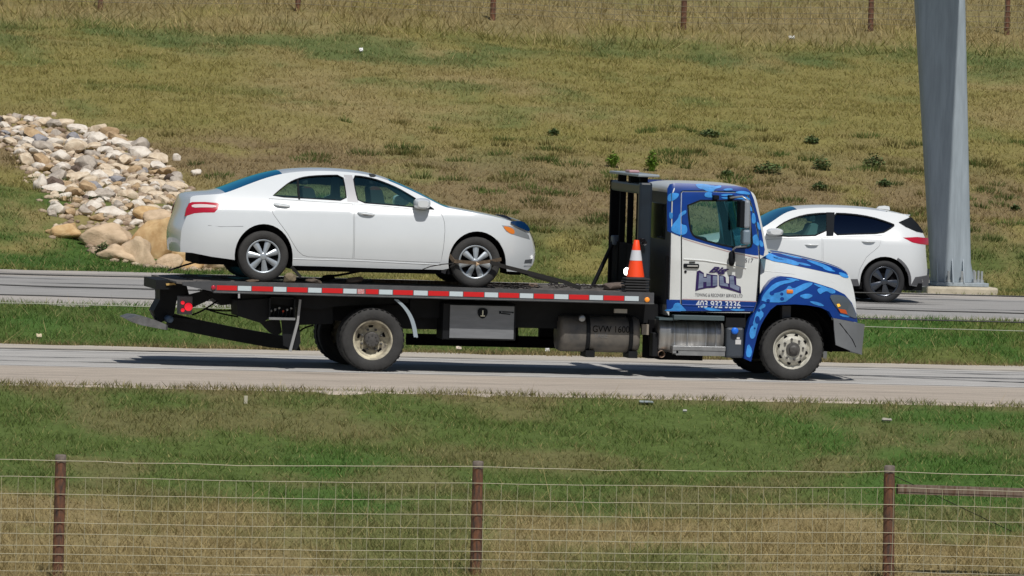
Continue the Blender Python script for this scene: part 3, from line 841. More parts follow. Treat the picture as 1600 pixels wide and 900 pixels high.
# ------------------------------------------------------------------ litter and plants
def litter(px, py, wpx, hpx, col, label, cat='litter', name='litter_scrap'):
    x, y, z = on_ground(px, py); sc = (x - CAM.x) ** 2 + (y - CAM.y) ** 2; s = FOC / math.sqrt(sc)
    ww, hh = wpx / s, hpx / s; mb = MB(); rr = random.Random(px)
    rows = [[(x + ww * (u - .5) + rr.uniform(-.1, .1) * ww, y + (v - .5) * ww * .6, z + .03 + hh * v * rr.uniform(.7, 1.2)) for u in (0, .35, .7, 1)] for v in (0, .4, .8, 1)]
    mb.grid(rows, False)
    lo = [[(p[0], p[1] + .01, p[2] - .012) for p in r] for r in rows]; mb.grid(lo[::-1], False)
    return props(mb.build(name, mat('litter_%d' % px, col, .7)), label, cat)
litter(564, 82, 6, 5, (.8, .8, .8), 'small bright white scrap of litter high on the hillside')
litter(1237, 62, 9, 4, (.6, .6, .58), 'white scrap of litter near the top of the hill left of the gantry column')
litter(1386, 661, 16, 3, (.36, .34, .28), 'pale crumpled scrap in the grass right of the tow truck')
litter(1010, 633, 22, 2, (.28, .32, .32), 'thin grey scrap in the grass under the near road edge')
litter(1070, 646, 6, 2, (.4, .4, .36), 'tiny white scrap in the grass below the truck front wheel')
litter(855, 552, 7, 8, (.75, .75, .75), 'white scrap standing on the far edge of the near road below the fuel tank')
litter(717, 549, 8, 4, (.6, .5, .4), 'tan scrap on the far road edge below the toolbox')
litter(61, 530, 8, 5, (.62, .52, .36), 'buff scrap of litter at the edge of the median on the left')
sx, sy, sz = on_ground(384, 632)
mb = MB(); mb.box(sx - .022, sx + .022, sy, sy + .02, sz - .1, sz + .10, .004); props(mb.build('marker_stake', mat('weathered_stake', (.5, .47, .36), .8)), 'short pale wooden stake in the grass below the near road', 'stake')
def plant(px, py, wpx, hpx, col, label, n=300, group=None, name='weed_clump'):
    x, y, z = on_ground(px, py); s = FOC / math.hypot(x - CAM.x, y - CAM.y); rx, h = wpx / s / 2, hpx / s
    rr = np.random.RandomState(int(px)); mb = MB()
    for _ in range(n):
        a = rr.uniform(0, 6.28); q = rr.uniform(0, 1) ** .6; bx, by = x + rx * q * math.cos(a), y + rx * .8 * q * math.sin(a)
        hh = h * rr.uniform(.35, 1) * (1.1 - .6 * q); l = rr.uniform(.02, .05) + rx * .08; d = rr.uniform(0, 6.28); e = rr.uniform(-.5, .7)
        p = Vector((bx, by, z + hh)); u = Vector((math.cos(d), math.sin(d), e)).normalized() * l; v = Vector((-math.sin(d), math.cos(d), rr.uniform(-.4, .4))).normalized() * l * .45
        mb.add([p, p + u * .5 + v, p + u, p + u * .5 - v], [(0, 1, 2, 3)])
        if _ % 6 == 0: mb.bar((x + (bx - x) * .3, y + (by - y) * .3, z - .03), p, .006)
    return props(mb.build(name, mat('leaf_%.2f_%.2f' % col[:2], col, .7, noise=.5, nscale=6)), label, 'weed', group)
LIME = (.20, .36, .03); DG = (.125, .19, .06)
plant(957, 262, 22, 26, LIME, 'lime green weed on the hill just left of the truck rack light bar')
plant(1018, 268, 20, 34, LIME, 'bright lime green weed on the hill directly above the truck rack', 380)
for px, py, a, b, lab in ((1268, 225, 24, 14, 'dark green weed on bare soil above the white SUV roof, highest of those'), (1200, 272, 44, 18, 'wide green weed above the SUV windshield'), (1284, 266, 30, 22, 'dark green weed over the SUV roof left of its middle'),
                          (1365, 262, 34, 22, 'green weed clump on the hill left of the gantry column'), (1136, 276, 18, 10, 'small green weed above the truck cab roof'), (1382, 292, 26, 12, 'low green weed above the SUV spoiler'),
                          (1281, 298, 26, 14, 'green weed just over the SUV roof'), (865, 212, 16, 12, 'small dark weed alone on the open hillside left of the lime weeds'), (1108, 214, 30, 12, 'olive brown tuft on the slope above the truck cab'),
                          (1586, 330, 14, 10, 'little green weed right of the gantry column'), (205, 408, 26, 22, 'green tuft between the boulders at the road edge'), (162, 400, 24, 22, 'green tuft left of the low beige slab')):
    plant(px, py, a, b, DG, lab, 260)

# ================================================================== wheels
def tyre_prof(r, w, ri):
    h = w / 2
    return [(ri, -h * .80), (ri + (r - ri) * .12, -h * .93), (ri + (r - ri) * .5, -h * 1.0), (ri + (r - ri) * .82, -h * .93), (r * .985, -h * .80), (r, -h * .62),
            (r, -h * .28), (r * .985, -h * .26), (r * .985, -h * .2), (r, -h * .18), (r, h * .18), (r * .985, h * .2), (r * .985, h * .26), (r, h * .28), (r, h * .62), (r * .985, h * .8), (ri + (r - ri) * .5, h), (ri, h * .8)]
def tyre(root, x, y, z, r, w, ri, mt=None, lugs=0, name='tyre'):
    mb = MB(); mb.lathe(tyre_prof(r, w, ri), (x, y, z), 48, True)
    if lugs:
        for k in range(lugs):
            a = 2 * math.pi * k / lugs
            for sgn in (-1, 1):
                c = Vector((x + (r + .001) * math.cos(a), y + sgn * w * .36, z + (r + .001) * math.sin(a))); t = Vector((-math.sin(a), 0, math.cos(a)))
                mb.bar(c - t * (math.pi * r / lugs * .6), c + t * (math.pi * r / lugs * .6), w * .24, .003, (math.cos(a), 0, math.sin(a)))
    return mb.build(name, mt or M_tyre, root)
def truck_rim(root, x, y, z, kind, sg=-1, ri=.262):
    # sg=-1: outer face towards -y ; y is the outer lip plane
    def yy(d): return -sg * d           # depth inwards
    wh = root
    mb = MB()
    if kind == 'rear':      # deep dish of an outer dual wheel
        mb.lathe([(ri + .004, yy(.012)), (ri + .0, yy(-.004)), (ri - .018, yy(0)), (ri - .03, yy(.02)), (ri - .045, yy(.10)), (ri - .075, yy(.125)), (.17, yy(.135)), (.095, yy(.13))], (x, y, z), 44, 'seg')
        mb.build('rim', M_rimc, wh)
        hb = MB(); hb.lathe([(.105, yy(.13)), (.10, yy(.06)), (.085, yy(.045)), (.0, yy(.04))], (x, y, z), 28, 'seg')
        for k in range(8):
            a = 2 * math.pi * k / 8; hb.lathe([(.010, yy(.045)), (.010, yy(.03)), (0, yy(.03))], (x + .065 * math.cos(a), y, z + .065 * math.sin(a)), 6, False)
        hb.build('hub', M_hubd, wh)
        for k in range(8):
            nb = MB(); a = 2 * math.pi * (k + .5) / 8; nb.lathe([(.017, yy(.132)), (.017, yy(.09)), (0, yy(.085))], (x + .138 * math.cos(a), y, z + .138 * math.sin(a)), 6, False)
            nb.build('wheel_nut', M_hubd, wh)
        for k in range(5):
            sb = MB(); a = 2 * math.pi * (k + .3) / 5; q = [(x + rr_ * math.cos(a + da), z + rr_ * math.sin(a + da)) for rr_, da in ((.16, -.15), (.205, -.2), (.205, .2), (.16, .15))]
            sb.prism(q, y + yy(.122), y + yy(.127)); sb.build('hand_hole', M_dark, wh)
    else:                   # convex steer wheel
        mb.lathe([(ri + .004, yy(.012)), (ri, yy(-.004)), (ri - .016, yy(0)), (ri - .03, yy(.03)), (ri - .05, yy(.045)), (ri - .062, yy(.02)), (.17, yy(-.015)), (.14, yy(-.03)), (.09, yy(-.032))], (x, y, z), 44, 'seg')
        mb.build('rim', M_rimw, wh)
        hb = MB(); hb.lathe([(.095, yy(-.03)), (.09, yy(-.055)), (.06, yy(-.06)), (.055, yy(-.09)), (.03, yy(-.1)), (.0, yy(-.1))], (x, y, z), 28, 'seg'); hb.build('hub', M_hubd, wh)
        for k in range(8):
            nb = MB(); a = 2 * math.pi * (k + .2) / 8; nb.lathe([(.017, yy(-.02)), (.015, yy(-.055)), (0, yy(-.06))], (x + .135 * math.cos(a), y, z + .135 * math.sin(a)), 6, False); nb.build('wheel_nut', M_hubd, wh)
        for k in range(8):
            sb = MB(); a = 2 * math.pi * (k + .7) / 8; sb.lathe([(.026, yy(-.006)), (.0, yy(-.008))], (x + .186 * math.cos(a), y, z + .186 * math.sin(a)), 10, False); sb.build('hand_hole', M_dark, wh)
    return wh
def thing_part(name, root, loc):
    o = bpy.data.objects.new(name, None); o.empty_display_size = .1; C.objects.link(o)
    o.parent = root; o.location = Vector(loc) - parent_loc(root); return o
def spoke_cap(root, x, y, z, ri, n, mt, sg=-1, w0=.42, rot=0, back=None):
    def yy(d): return -sg * d
    bk = MB(); bk.lathe([(ri, yy(.0)), (ri * .97, yy(.045)), (ri * .5, yy(.06)), (0, yy(.06))], (x, y, z), 32, True); bk.build('brake_disc', back or M_dark, root)
    mb = MB(); mb.lathe([(ri + .008, yy(.012)), (ri + .004, yy(-.006)), (ri * .93, yy(-.004)), (ri * .90, yy(.012))], (x, y, z), 40, True)
    mb.lathe([(ri * .26, yy(.03)), (ri * .25, yy(-.004)), (ri * .15, yy(-.012)), (0, yy(-.014))], (x, y, z), 20, True)
    for k in range(n):
        a = 2 * math.pi * k / n + rot; rows = []
        for t in (0, .33, .66, 1):
            r = ri * (.2 + .74 * t); hwid = ri * (.10 + w0 * .38 * t ** .8)
            c = (x + r * math.cos(a), z + r * math.sin(a)); tx, tz = -math.sin(a), math.cos(a); d = -.014 + .02 * t
            rows.append([(c[0] + tx * hwid * s, y + yy(d + (abs(s) ** 2) * .016), c[1] + tz * hwid * s) for s in (-1, -.6, 0, .6, 1)])
        mb.grid(rows, True)
    mb.build('hubcap', mt, root)
def car_wheel(root, x, y, z, r, w, ri, n, mt, sg=-1, rot=0, w0=.42, tyremat=None):
    wh = thing_part('wheel', root, (x, y, z))
    tyre(wh, x, y - sg * w / 2, z, r, w, ri, tyremat, 0)
    spoke_cap(wh, x, y - sg * .022, z, ri, n, mt, sg, w0, rot)
    ib = MB(); ib.lathe([(0, 0), (ri + .01, 0), (ri + .01, -.004), (0, -.004)], (x, y - sg * (w - .02), z), 28, False); ib.build('inner_disc', M_dark, wh)
    return wh
def text_part(name, s, x0, x1, zb, zt, yf, mt, parent, off=.006, shear=0, bold=0, y=None, thick=.0):
    cu = bpy.data.curves.new('lettering', 'FONT'); cu.body = s; cu.shear = shear; cu.offset = bold; cu.resolution_u = 3
    o = bpy.data.objects.new('lettering', cu); C.objects.link(o)
    dg = bpy.context.evaluated_depsgraph_get(); dg.update()
    me = o.evaluated_get(dg).to_mesh()
    vs = [v.co.copy() for v in me.vertices]; fs = [tuple(p.vertices) for p in me.polygons]
    o.evaluated_get(dg).to_mesh_clear(); C.objects.unlink(o); bpy.data.objects.remove(o)
    ax, bx = min(v.x for v in vs), max(v.x for v in vs); az, bz_ = min(v.y for v in vs), max(v.y for v in vs)
    out = []
    for v in vs:
        x = x0 + (v.x - ax) / (bx - ax) * (x1 - x0); z = zb + (v.y - az) / (bz_ - az) * (zt - zb)
        out.append((x, (yf(x, z) if yf else y) - off, z))
    mb = MB(); mb.add(out, fs); return mb.build(name, mt, parent)

# ================================================================== TOW TRUCK
YM = 1.28; YM_[0] = YM
truck = thing('tow_truck', 'flatbed tow truck with blue camouflage cab and white door carrying the white sedan', 'tow truck', (aty(700, 585, 0)[0], YM, 0))
def yc(v): return lambda x, z: v
def px_box(mb, x0, y0, x1, y1, ya, yb, bev=.0):
    """box whose near face covers the photo rectangle at depth ya"""
    a, b = aty(x0, y1, ya), aty(x1, y0, ya); mb.box(a[0], b[0], ya, yb, a[1], b[1], bev)
# ---- bed
deck_z0 = aty(335, 441.5, 0); deck_z1 = aty(1018, 459.5, 0)
sl = (deck_z1[1] - deck_z0[1]) / (deck_z1[0] - deck_z0[0])
def dz(x): return deck_z0[1] + sl * (x - deck_z0[0])
tail_x = aty(276, 440, 0)[0]; head_x = aty(1022, 460, 0)[0]; BW = 2.56
mb = MB()
top = [(tail_x, dz(tail_x) + .0), (deck_z0[0], dz(deck_z0[0])), (head_x, dz(head_x))]
mb.prism([(tail_x, dz(tail_x) - .025), (tail_x, dz(tail_x) - .002), (head_x, dz(head_x) - .002), (head_x, dz(head_x) - .05), (deck_z0[0], dz(deck_z0[0]) - .07)], .012, BW - .012)
deck = mb.build('deck', M_deck, truck)
for k in range(7):                      # raised non-slip ribs on the deck
    y = .3 + k * .33; mb = MB(); mb.box(tail_x + .3, head_x - .3, y - .02, y + .02, -.01, .012)
    mb.v = [(a, b, c + dz(a)) for a, b, c in mb.v]; mb.build('deck_rib', M_deck, deck)
for sgn, y0, y1 in ((0, 0, .05), (1, BW - .05, BW)):
    x0 = aty(331, 455, 0)[0]
    mb = MB(); mb.prism([(aty(285, 441, 0)[0], dz(tail_x) - .005), (x0, dz(x0) + .018), (head_x, dz(head_x) + .018), (head_x, dz(head_x) - .118), (x0 + .02, dz(x0) - .118), (aty(262, 441, 0)[0] + .2, dz(tail_x) - .045)], y0, y1)
    mb.prism([(x0 + .02, dz(x0) - .118), (head_x, dz(head_x) - .118), (head_x, dz(head_x) - .134), (x0 + .02, dz(x0) - .134)], y0 - .012, y1 + .012)
    mb.build('side_rail', M_rail, truck)
mb = MB(); a, b = aty(331, 455, 0), None
mb.prism([(x0 + .02, dz(x0) - .1165), (head_x, dz(head_x) - .1165), (head_x, dz(head_x) - .1235), (x0 + .02, dz(x0) - .1235)], -.016, -.0125); mb.build('rail_edge', M_alu, truck)
tapes = [(338, 371, 'r'), (371, 393, 'w'), (393, 427, 'r'), (427, 448, 'w'), (448, 481, 'r'), (481, 503, 'w'), (503, 536, 'r'), (536, 558, 'w'), (558, 570, 'f'), (571, 592, 'r'), (592, 614, 'w'), (614, 646, 'r'), (646, 669, 'w'), (669, 702, 'r'), (702, 724, 'w'),
         (724, 757, 'r'), (757, 779, 'w'), (779, 812, 'r'), (812, 834, 'w'), (834, 866, 'r'), (866, 889, 'w'), (889, 921, 'r'), (921, 943, 'w'), (943, 976, 'r'), (976, 999, 'w')]
M_fade = mat('worn_tape', (.55, .5, .5), .5, col2=(.6, .06, .06), nscale=60)
for a, b, k in tapes:
    xa, xb = aty(a + .6, 450, 0)[0], aty(b - .6, 450, 0)[0]; mb = MB()
    mb.prism([(xa, dz(xa) - .034), (xb, dz(xb) - .034), (xb, dz(xb) - .096), (xa, dz(xa) - .096)], -.004, 0.0)
    mb.build({'r': 'red_reflector_tape', 'w': 'white_reflector_tape', 'f': 'worn_reflector_tape'}[k], {'r': M_red, 'w': M_tapew, 'f': M_fade}[k], truck)
x = aty(333.5, 446, 0)[0]; mb = MB(); mb.lathe([(.030, 0), (.030, -.014), (.02, -.022), (0, -.024)], (x, 0, dz(x) - .065), 16, True); mb.build('marker_lamp', M_redlens, truck, label='round red marker lamp')
x = aty(1011, 468, 0)[0]; mb = MB(); mb.lathe([(.033, 0), (.033, -.014), (.02, -.022), (0, -.024)], (x, 0, dz(x) - .075), 16, True); mb.build('marker_lamp', mat('orange_lamp', (.9, .3, .03), .3, emit=.25), truck, label='round orange marker lamp')
# subframe & chassis
def X(px, y=0): return aty(px, 500, y)[0]
mb = MB()
for y in (.85, 1.62): mb.box(X(420, y), X(1035, y), y, y + .1, .86, dz(0) - .07)
for k in range(15):
    x = X(345) + k * .42
    if x < head_x - .1: mb.box(x, x + .05, .06, BW - .06, dz(x) - .15, dz(x) - .055)
mb.build('subframe', M_black, truck)
mb = MB()
for y in (.84, 1.63): mb.box(X(455, y), X(1290, y), y, y + .09, .62, .865)
for px in (520, 640, 860, 1010, 1120): mb.box(X(px, 1.2), X(px, 1.2) + .1, .93, 1.63, .66, .84)
mb.build('chassis_frame', M_black, truck)
mb = MB(); px_box(mb, 636, 527, 884, 539, 1.5, 1.62); px_box(mb, 790, 512, 810, 536, 1.5, 1.62); px_box(mb, 843, 500, 884, 530, 1.5, 1.62); mb.build('far_tank_step', M_dark, truck)
mb = MB(); px_box(mb, 560, 478, 690, 512, .7, .8); px_box(mb, 806, 478, 880, 512, .6, .7); px_box(mb, 640, 476, 1030, 496, .55, .8); mb.build('hydraulic_cylinder', M_black, truck)
mb = MB(); mb.tube([(X(640, 1.2), 1.24, .60), (X(1150, 1.2), 1.24, .72)], .06, 10); mb.build('drive_shaft', M_dark, truck)
mb = MB(); mb.tube([(X(583), .3, .42), (X(583), 2.3, .42)], .1, 12); mb.lathe([(0.02, -.2), (.17, -.12), (.2, 0), (.17, .12), (.02, .2)], (X(583), YM, .42), 16); mb.build('rear_axle', M_dark, truck)
mb = MB(); mb.tube([(X(1240, .2), .35, .42), (X(1240, .2), 2.25, .42)], .06, 10); mb.build('front_axle', M_dark, truck)
# wheels: centres traced, radius 0.415
Rt = .412
(rx, rz), (fx, fz) = aty(583, 533, .04), aty(1240, 547.5, .06)
for (x, yout, kind, n) in ((rx, .04, 'rear', 2), (fx, .10, 'front', 1)):
    for sg in (-1, 1):
        for d in range(n):
            yo = yout + d * .30; yy_ = yo if sg < 0 else 2 * YM - yo
            wh = thing_part('wheel', truck, (x, yy_, Rt)); wdt = .235
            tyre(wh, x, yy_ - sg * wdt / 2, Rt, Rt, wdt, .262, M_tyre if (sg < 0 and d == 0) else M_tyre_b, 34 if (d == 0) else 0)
            if d == 0:
                rim = truck_rim(wh, x, yy_ - sg * (.03 if kind == 'rear' else .03), Rt, kind, sg)
# mud flap arc, toolbox, boxes
mb = MB()
pa = smooth_poly([aty(*p, .03) for p in ((622, 468), (634, 478), (644, 492), (650, 508), (653, 527))], 2, False)
mb.grid([[(x, .03, z) for x, z in pa], [(x, .42, z) for x, z in pa]], True); mb.grid([[(x - .018, .03, z - .01) for x, z in pa], [(x, .03, z) for x, z in pa]], True)
mb.grid([[(x - .055, .028, z) for x, z in pa], [(x, .028, z) for x, z in pa]], True)
mb.build('mudguard', mat('bluish_mudguard', (.32, .38, .42), .4), truck)
mb = MB(); px_box(mb, 691, 476, 807, 530, .26, .75, .012); tb = mb.build('toolbox', M_black, truck)
mb = MB(); px_box(mb, 702, 478.5, 804, 528, .24, .26, .006); dr = mb.build('toolbox_door', mat('brushed_aluminium_door', (.24, .25, .265), .5, metal=.3, noise=.15, nscale=4, stretch=(1, 1, 6)), tb)
mb = MB(); x, z = aty(754, 489, .236); mb.prism(smooth_poly([(x - .065, z + .065), (x + .065, z + .065), (x + .065, z - .03), (x, z - .085), (x - .065, z - .03)], 2), .223, .24); mb.build('latch', M_trim, tb)
mb = MB(); mb.box(x - .008, x + .008, .216, .223, z - .03, z + .035); mb.box(x - .03, x + .03, .216, .2229, z - .045, z - .03); mb.build('latch_handle', M_chrome, tb)
mb = MB(); a = aty(780, 486, .236); mb.prism([a, aty(803, 487.5, .236), aty(802, 490, .236), aty(799, 488.6, .236), aty(785, 488.2, .236), aty(785, 486.8, .236)], .236, .2405); mb.prism([aty(780, 486, .236), aty(783, 486.3, .236), aty(783, 490, .236), aty(780, 490.5, .236)], .236, .2402); mb.prism([aty(783, 488.8, .236), aty(798, 490.3, .236), aty(797, 492, .236), aty(783, 490.6, .236)], .236, .2406); mb.build('badge', M_trim, tb)
# rear under-lift
ub = MB()
for pts, ya, yb in (([(272, 490), (311, 500), (369, 512), (442, 525), (463, 527), (470, 548), (421, 543), (350, 530), (281, 516), (262, 512)], 1.13, 1.43),
                    ([(254, 494), (310, 500), (312, 506), (262, 500)], 1.08, 1.5)):
    ub.prism([aty(*p, ya) for p in pts], ya, yb)
ub.build('stinger_boom', M_black, truck)
ub = MB(); ub.prism([aty(*p, 1.05) for p in ((243, 437), (290, 440), (296, 462), (276, 470), (272, 492), (250, 505), (240, 486), (250, 468), (250, 447), (243, 447))], 1.05, 1.55); ub.build('stinger_upright', M_black, truck)
ub = MB(); ub.prism([aty(*p, .95) for p in ((290, 462), (330, 452), (360, 452), (320, 472), (298, 482))], .95, 1.05); ub.prism([aty(*p, .9) for p in ((320, 455), (372, 458), (372, 475), (345, 477))], .9, 1.6); ub.build('lift_link', M_black, truck)
ub = MB(); u0, u1 = aty(200, 498, .6), aty(249, 513, .6)
ub.prism([u0, aty(212, 494, .6), aty(224, 495, .6), aty(243, 500, .6), aty(262, 508, .6), aty(262, 516, .6), aty(220, 508, .6)], .6, 1.5); ub.build('wheel_lift_plate', mat('scuffed_steel', (.2, .2, .2), .5, metal=.4, noise=.5, nscale=7), truck)
ub = MB(); x, z = aty(266, 499, .8); ub.lathe([(0, -.03), (.04, -.03), (.05, -.02), (.05, .3)], (x, .85, z), 16, True); ub.build('pivot_pin', mat('blued_steel', (.08, .12, .18), .4, metal=.5), truck)
ub = MB(); px_box(ub, 243, 438, 268, 452, .7, 1.9); ub.build('lift_crossbeam', M_black, truck)
ub = MB(); ub.prism([aty(*p, .69) for p in ((259, 443), (272, 442), (275, 445), (260, 446))], .68, .7); ub.build('amber_reflector', mat('dull_amber', (.55, .36, .12), .6), truck)
ub = MB(); px_box(ub, 279, 463, 301, 491, .42, .6, .01); lb = ub.build('tail_lamp_box', M_plastic, truck)
for px, py, r, mt in ((294.5, 479.5, .052, M_redlit), (285.5, 473, .024, M_redlit), (285.5, 484.5, .024, M_redlit)):
    x, z = aty(px, py, .41); mb = MB(); mb.lathe([(r, .012), (r, -.01), (r * .6, -.02), (0, -.022)], (x, .41, z), 18, True); mb.build('tail_lamp', mt, lb)
mb = MB(); px_box(mb, 420, 463, 462, 500, .2, .5, .0); 
cbx = MB(); (a0, z0_), (a1, z1_) = aty(420, 497, .2), aty(462, 465, .2)
cbx.box(a0, a1, .45, .5, z0_, z1_); cbx.box(a0, a1, .2, .5, z1_ - .015, z1_); cbx.box(a0, a0 + .02, .2, .5, z0_, z1_); cbx.box(a1 - .02, a1, .2, .5, z0_, z1_)
ctl = cbx.build('lever_box', M_black, truck)
mb = MB(); mb.box(a0, a1, .18, .5, z0_ - .02, z0_ + .012); mb.build('lever_plate', M_alu, ctl)
for k in range(6):
    x = a0 + .04 + k * (a1 - a0 - .08) / 5; mb = MB(); zz = z0_ + .06 + .02 * (k % 3) + .03
    mb.tube([(x, .42, z0_), (x, .3, zz)], .005, 6); lv = mb.build('lever', M_alu, ctl)
    mb = MB(); mb.lathe([(0, -.016), (.013, -.01), (.016, 0), (.013, .012), (0, .016)], (x, .29, zz), 10, True); mb.build('knob', (mat('red_knob', (.7, .1, .05), .4) if k == 3 else mat('pale_knob', (.5, .5, .48), .4)), ctl)
mb = MB(); mb.prism([aty(*p, .2) for p in ((372, 470), (420, 467), (422, 497), (412, 506), (373, 494))], .3, .9); mb.prism([aty(*p, .25) for p in ((380, 456), (640, 466), (640, 474), (545, 478), (520, 480), (500, 484), (380, 470))], .35, .55); mb.build('hydraulic_tank', M_black, truck)
mb = MB(); mb.prism([aty(*p, .3) for p in ((440, 500), (467, 500), (470, 535), (463, 548), (443, 540))], .3, .34); mb.prism([aty(*p, .3) for p in ((410, 505), (440, 498), (444, 520), (436, 526), (424, 520))], .5, .54); mb.prism([aty(*p, .5) for p in ((463, 470), (500, 470), (520, 480), (520, 506), (463, 508))], .5, .9); mb.build('hanger_plate', M_black, truck)
mb = MB(); mb.bar((*aty(469, 468, .18)[:1], .18, aty(469, 468, .18)[1]), (aty(465, 503, .18)[0], .18, aty(465, 503, .18)[1]), .03); mb.bar((aty(465, 503, .18)[0], .18, aty(465, 503, .18)[1]), (aty(453, 549, .18)[0], .18, aty(453, 549, .18)[1]), .035); mb.build('control_handle', mat('light_grey_bar', (.3, .3, .3), .5), truck)
for pts in (((322, 483), (345, 490), (372, 495)), ((318, 482), (345, 486), (372, 485)), ((466, 520), (475, 512), (490, 508)), ((300, 492), (316, 486), (340, 470))):
    mb = MB(); q = smooth_poly([aty(*p, .9) for p in pts], 2, False); mb.tube([(x, .9, z) for x, z in q], .012, 6); mb.build('hydraulic_hose', M_dark, truck)
# fuel tank
def hcyl(mb, x0, x1, y, z, ry, rz, n=28, inset=.03):
    rows = []
    for x, s in ((x0, 0.001), (x0, .9), (x0 + inset, 1), (x1 - inset, 1), (x1, .9), (x1, .001)):
        rows.append([(x, y + ry * s * sg_p(math.cos(a), .75), z + rz * s * sg_p(math.sin(a), .75)) for a in [2 * math.pi * k / n for k in range(n)]])
    mb.grid(rows, True, True)
def sg_p(v, p): return math.copysign(abs(v) ** p, v)
(tx0_, tzt), (tx1_, tzb) = aty(878, 493, .26), aty(1000, 553, .26)
mb = MB(); hcyl(mb, tx0_, tx1_, .26 + .30, (tzt + tzb) / 2, .30, (tzt - tzb) / 2, 32, .05); tk = mb.build('fuel_tank', mat('dusty_black_tank', (.17, .15, .125), .5, col2=(.07, .068, .066), nscale=3), truck)
for px in (921, 988):
    mb = MB(); x = X(px, .22); hcyl(mb, x - .03, x + .03, .56, (tzt + tzb) / 2, .312, (tzt - tzb) / 2 + .012, 32, .004); mb.build('tank_strap', M_black, tk)
    mb = MB(); mb.box(x - .02, x + .1, .3, .7, tzb - .06, tzb + .03); mb.build('tank_bracket', M_black, tk)
mb = MB(); x, z = aty(908, 497, .3); mb.lathe([(.045, 0), (.045, -.05), (.03, -.06), (0, -.06)], (x, .27, z), 14); mb.build('filler_cap', M_alu, tk)
(a0, zb_), (a1, zt_) = aty(927, 518, .2), aty(985, 510, .2)
text_part('lettering', 'GVW 1600', a0, a1, zb_ - .01, zt_, None, M_dark, tk, 0, y=.2505)
(a0, zb_), (a1, zt_) = aty(929, 528, .2), aty(972, 521, .2)
text_part('lettering', 'TARE', a0, a0 + (a1 - a0) * .5, zb_, zt_, None, mat('faded_lettering', (.14, .14, .14), .6), tk, 0, y=.254)
# step tank under the cab
(cx0, czt), (cx1, czb) = aty(1031, 499, .16), aty(1131, 553, .16)
mb = MB(); hcyl(mb, cx0, cx1, .16 + .27, (czt + czb) / 2, .27, (czt - czb) / 2, 32, .012); st = mb.build('polished_tank', mat('satin_steel_cover', (.50, .49, .47), .38, metal=.8, col2=(.22, .21, .2), nscale=2.2, stretch=(5, 1, .6)), truck)
for px in (1055, 1075, 1104, 1120):
    mb = MB(); x = X(px, .16); hcyl(mb, x - .012, x + .012, .43, (czt + czb) / 2, .275, (czt - czb) / 2 + .006, 32, .003); mb.build('band', M_alu, st)
mb = MB(); px_box(mb, 1053, 494, 1132, 499.5, .04, .4, .006); px_box(mb, 1030, 497, 1060, 500, .1, .4); mb.build('step', mat('dark_step', (.06, .09, .10), .5), truck)
mb = MB(); px_box(mb, 1051, 542, 1134, 547, .02, .36, .005); px_box(mb, 1056, 549, 1133, 555, .03, .3, .004); px_box(mb, 1051, 546, 1060, 552, .03, .3); mb.build('step', M_alu, truck)
mb = MB(); px_box(mb, 1030, 552, 1098, 562, .4, .9); px_box(mb, 1012, 500, 1028, 560, .5, .9); mb.build('muffler', M_dark, truck)
mb = MB(); x, z = aty(1033, 551, .2); mb.tube([(x, .5, z + .02), (x + .01, .2, z - .02)], .045, 14, True, False); mb.build('exhaust_tip', mat('rusty_pipe', (.38, .27, .2), .6), truck)
mb = MB(); px_box(mb, 1019, 520, 1031, 557, .25, .5, .01); mb.build('air_tank', M_black, truck)
mb = MB(); px_box(mb, 1003, 507, 1014, 523, .3, .4, .0); mb.build('mounting_plate', mat('dusty_plate', (.24, .21, .17), .8), truck)
mb = MB(); px_box(mb, 960, 483, 980, 489, .35, .4); mb.build('label_plate', mat('pale_plate', (.42, .40, .36), .7), truck)
mb = MB(); px_box(mb, 1134, 512, 1163, 559, .12, .5, .03); de = mb.build('fluid_tank', mat('dark_slate_plastic', (.045, .055, .07), .5), truck)
mb = MB(); x, z = aty(1148, 517, .1); mb.lathe([(.045, .02), (.045, -.03), (.03, -.04), (0, -.04)], (x, .1, z), 12); mb.build('fluid_cap', mat('bright_blue_cap', (.01, .16, .75), .4), de)
mb = MB(); px_box(mb, 1149, 531, 1158, 538, .116, .119); px_box(mb, 1151, 527, 1156, 530, .116, .119); mb.build('warning_sticker', mat('sticker_white', (.6, .6, .6), .5), de)
mb = MB(); px_box(mb, 1134, 497, 1165, 511, .15, .5); mb.build('step_bracket', M_black, truck)

# ---- headboard rack behind the cab
rk_x0, rk_x1 = aty(1002, 300, .30)[0], aty(1018, 300, .30)[0]; rk_b = dz(head_x); rk_t = aty(1010, 285, .30)[1]
rack = MB(); rin = MB()
for y, wdt in ((.30, .10), (.72, .06), (1.35, .06), (1.9, .08), (2.42, .10)):
    (rack if y < .4 else rin).box(rk_x0 + (.0 if y in (.3, 2.42) else .03), rk_x1 - (.0 if y in (.3, 2.42) else .03), y, y + wdt, rk_b, rk_t - .02, .008)
rack.box(rk_x0, rk_x1, .30, 2.52, rk_t - .16, rk_t - .02, .03)
rin.box(rk_x0 + .03, rk_x1 - .04, .34, 2.42, rk_b, rk_b + .62)
rack.box(rk_x1 - .16, rk_x1 + .01, .28, .41, rk_b - .03, rk_t, .03)
headboard = rack.build('headboard', mat('navy_black_steel', (.012, .021, .034), .4, noise=.3, nscale=4), truck)
rin.build('inner_frame', M_dark, headboard)
mb = MB(); lx0, lz = aty(994, 277, .5); lx1 = aty(1018, 276, .5)[0]; ztop = aty(1010, 272, .5)[1]
mb.box(lx0 - .02, lx1 + .06, .25, 2.3, ztop - .035, ztop, .01); lbm = mb.build('light_bar', mat('grey_light_bar', (.26, .30, .33), .4), headboard)
mb = MB()
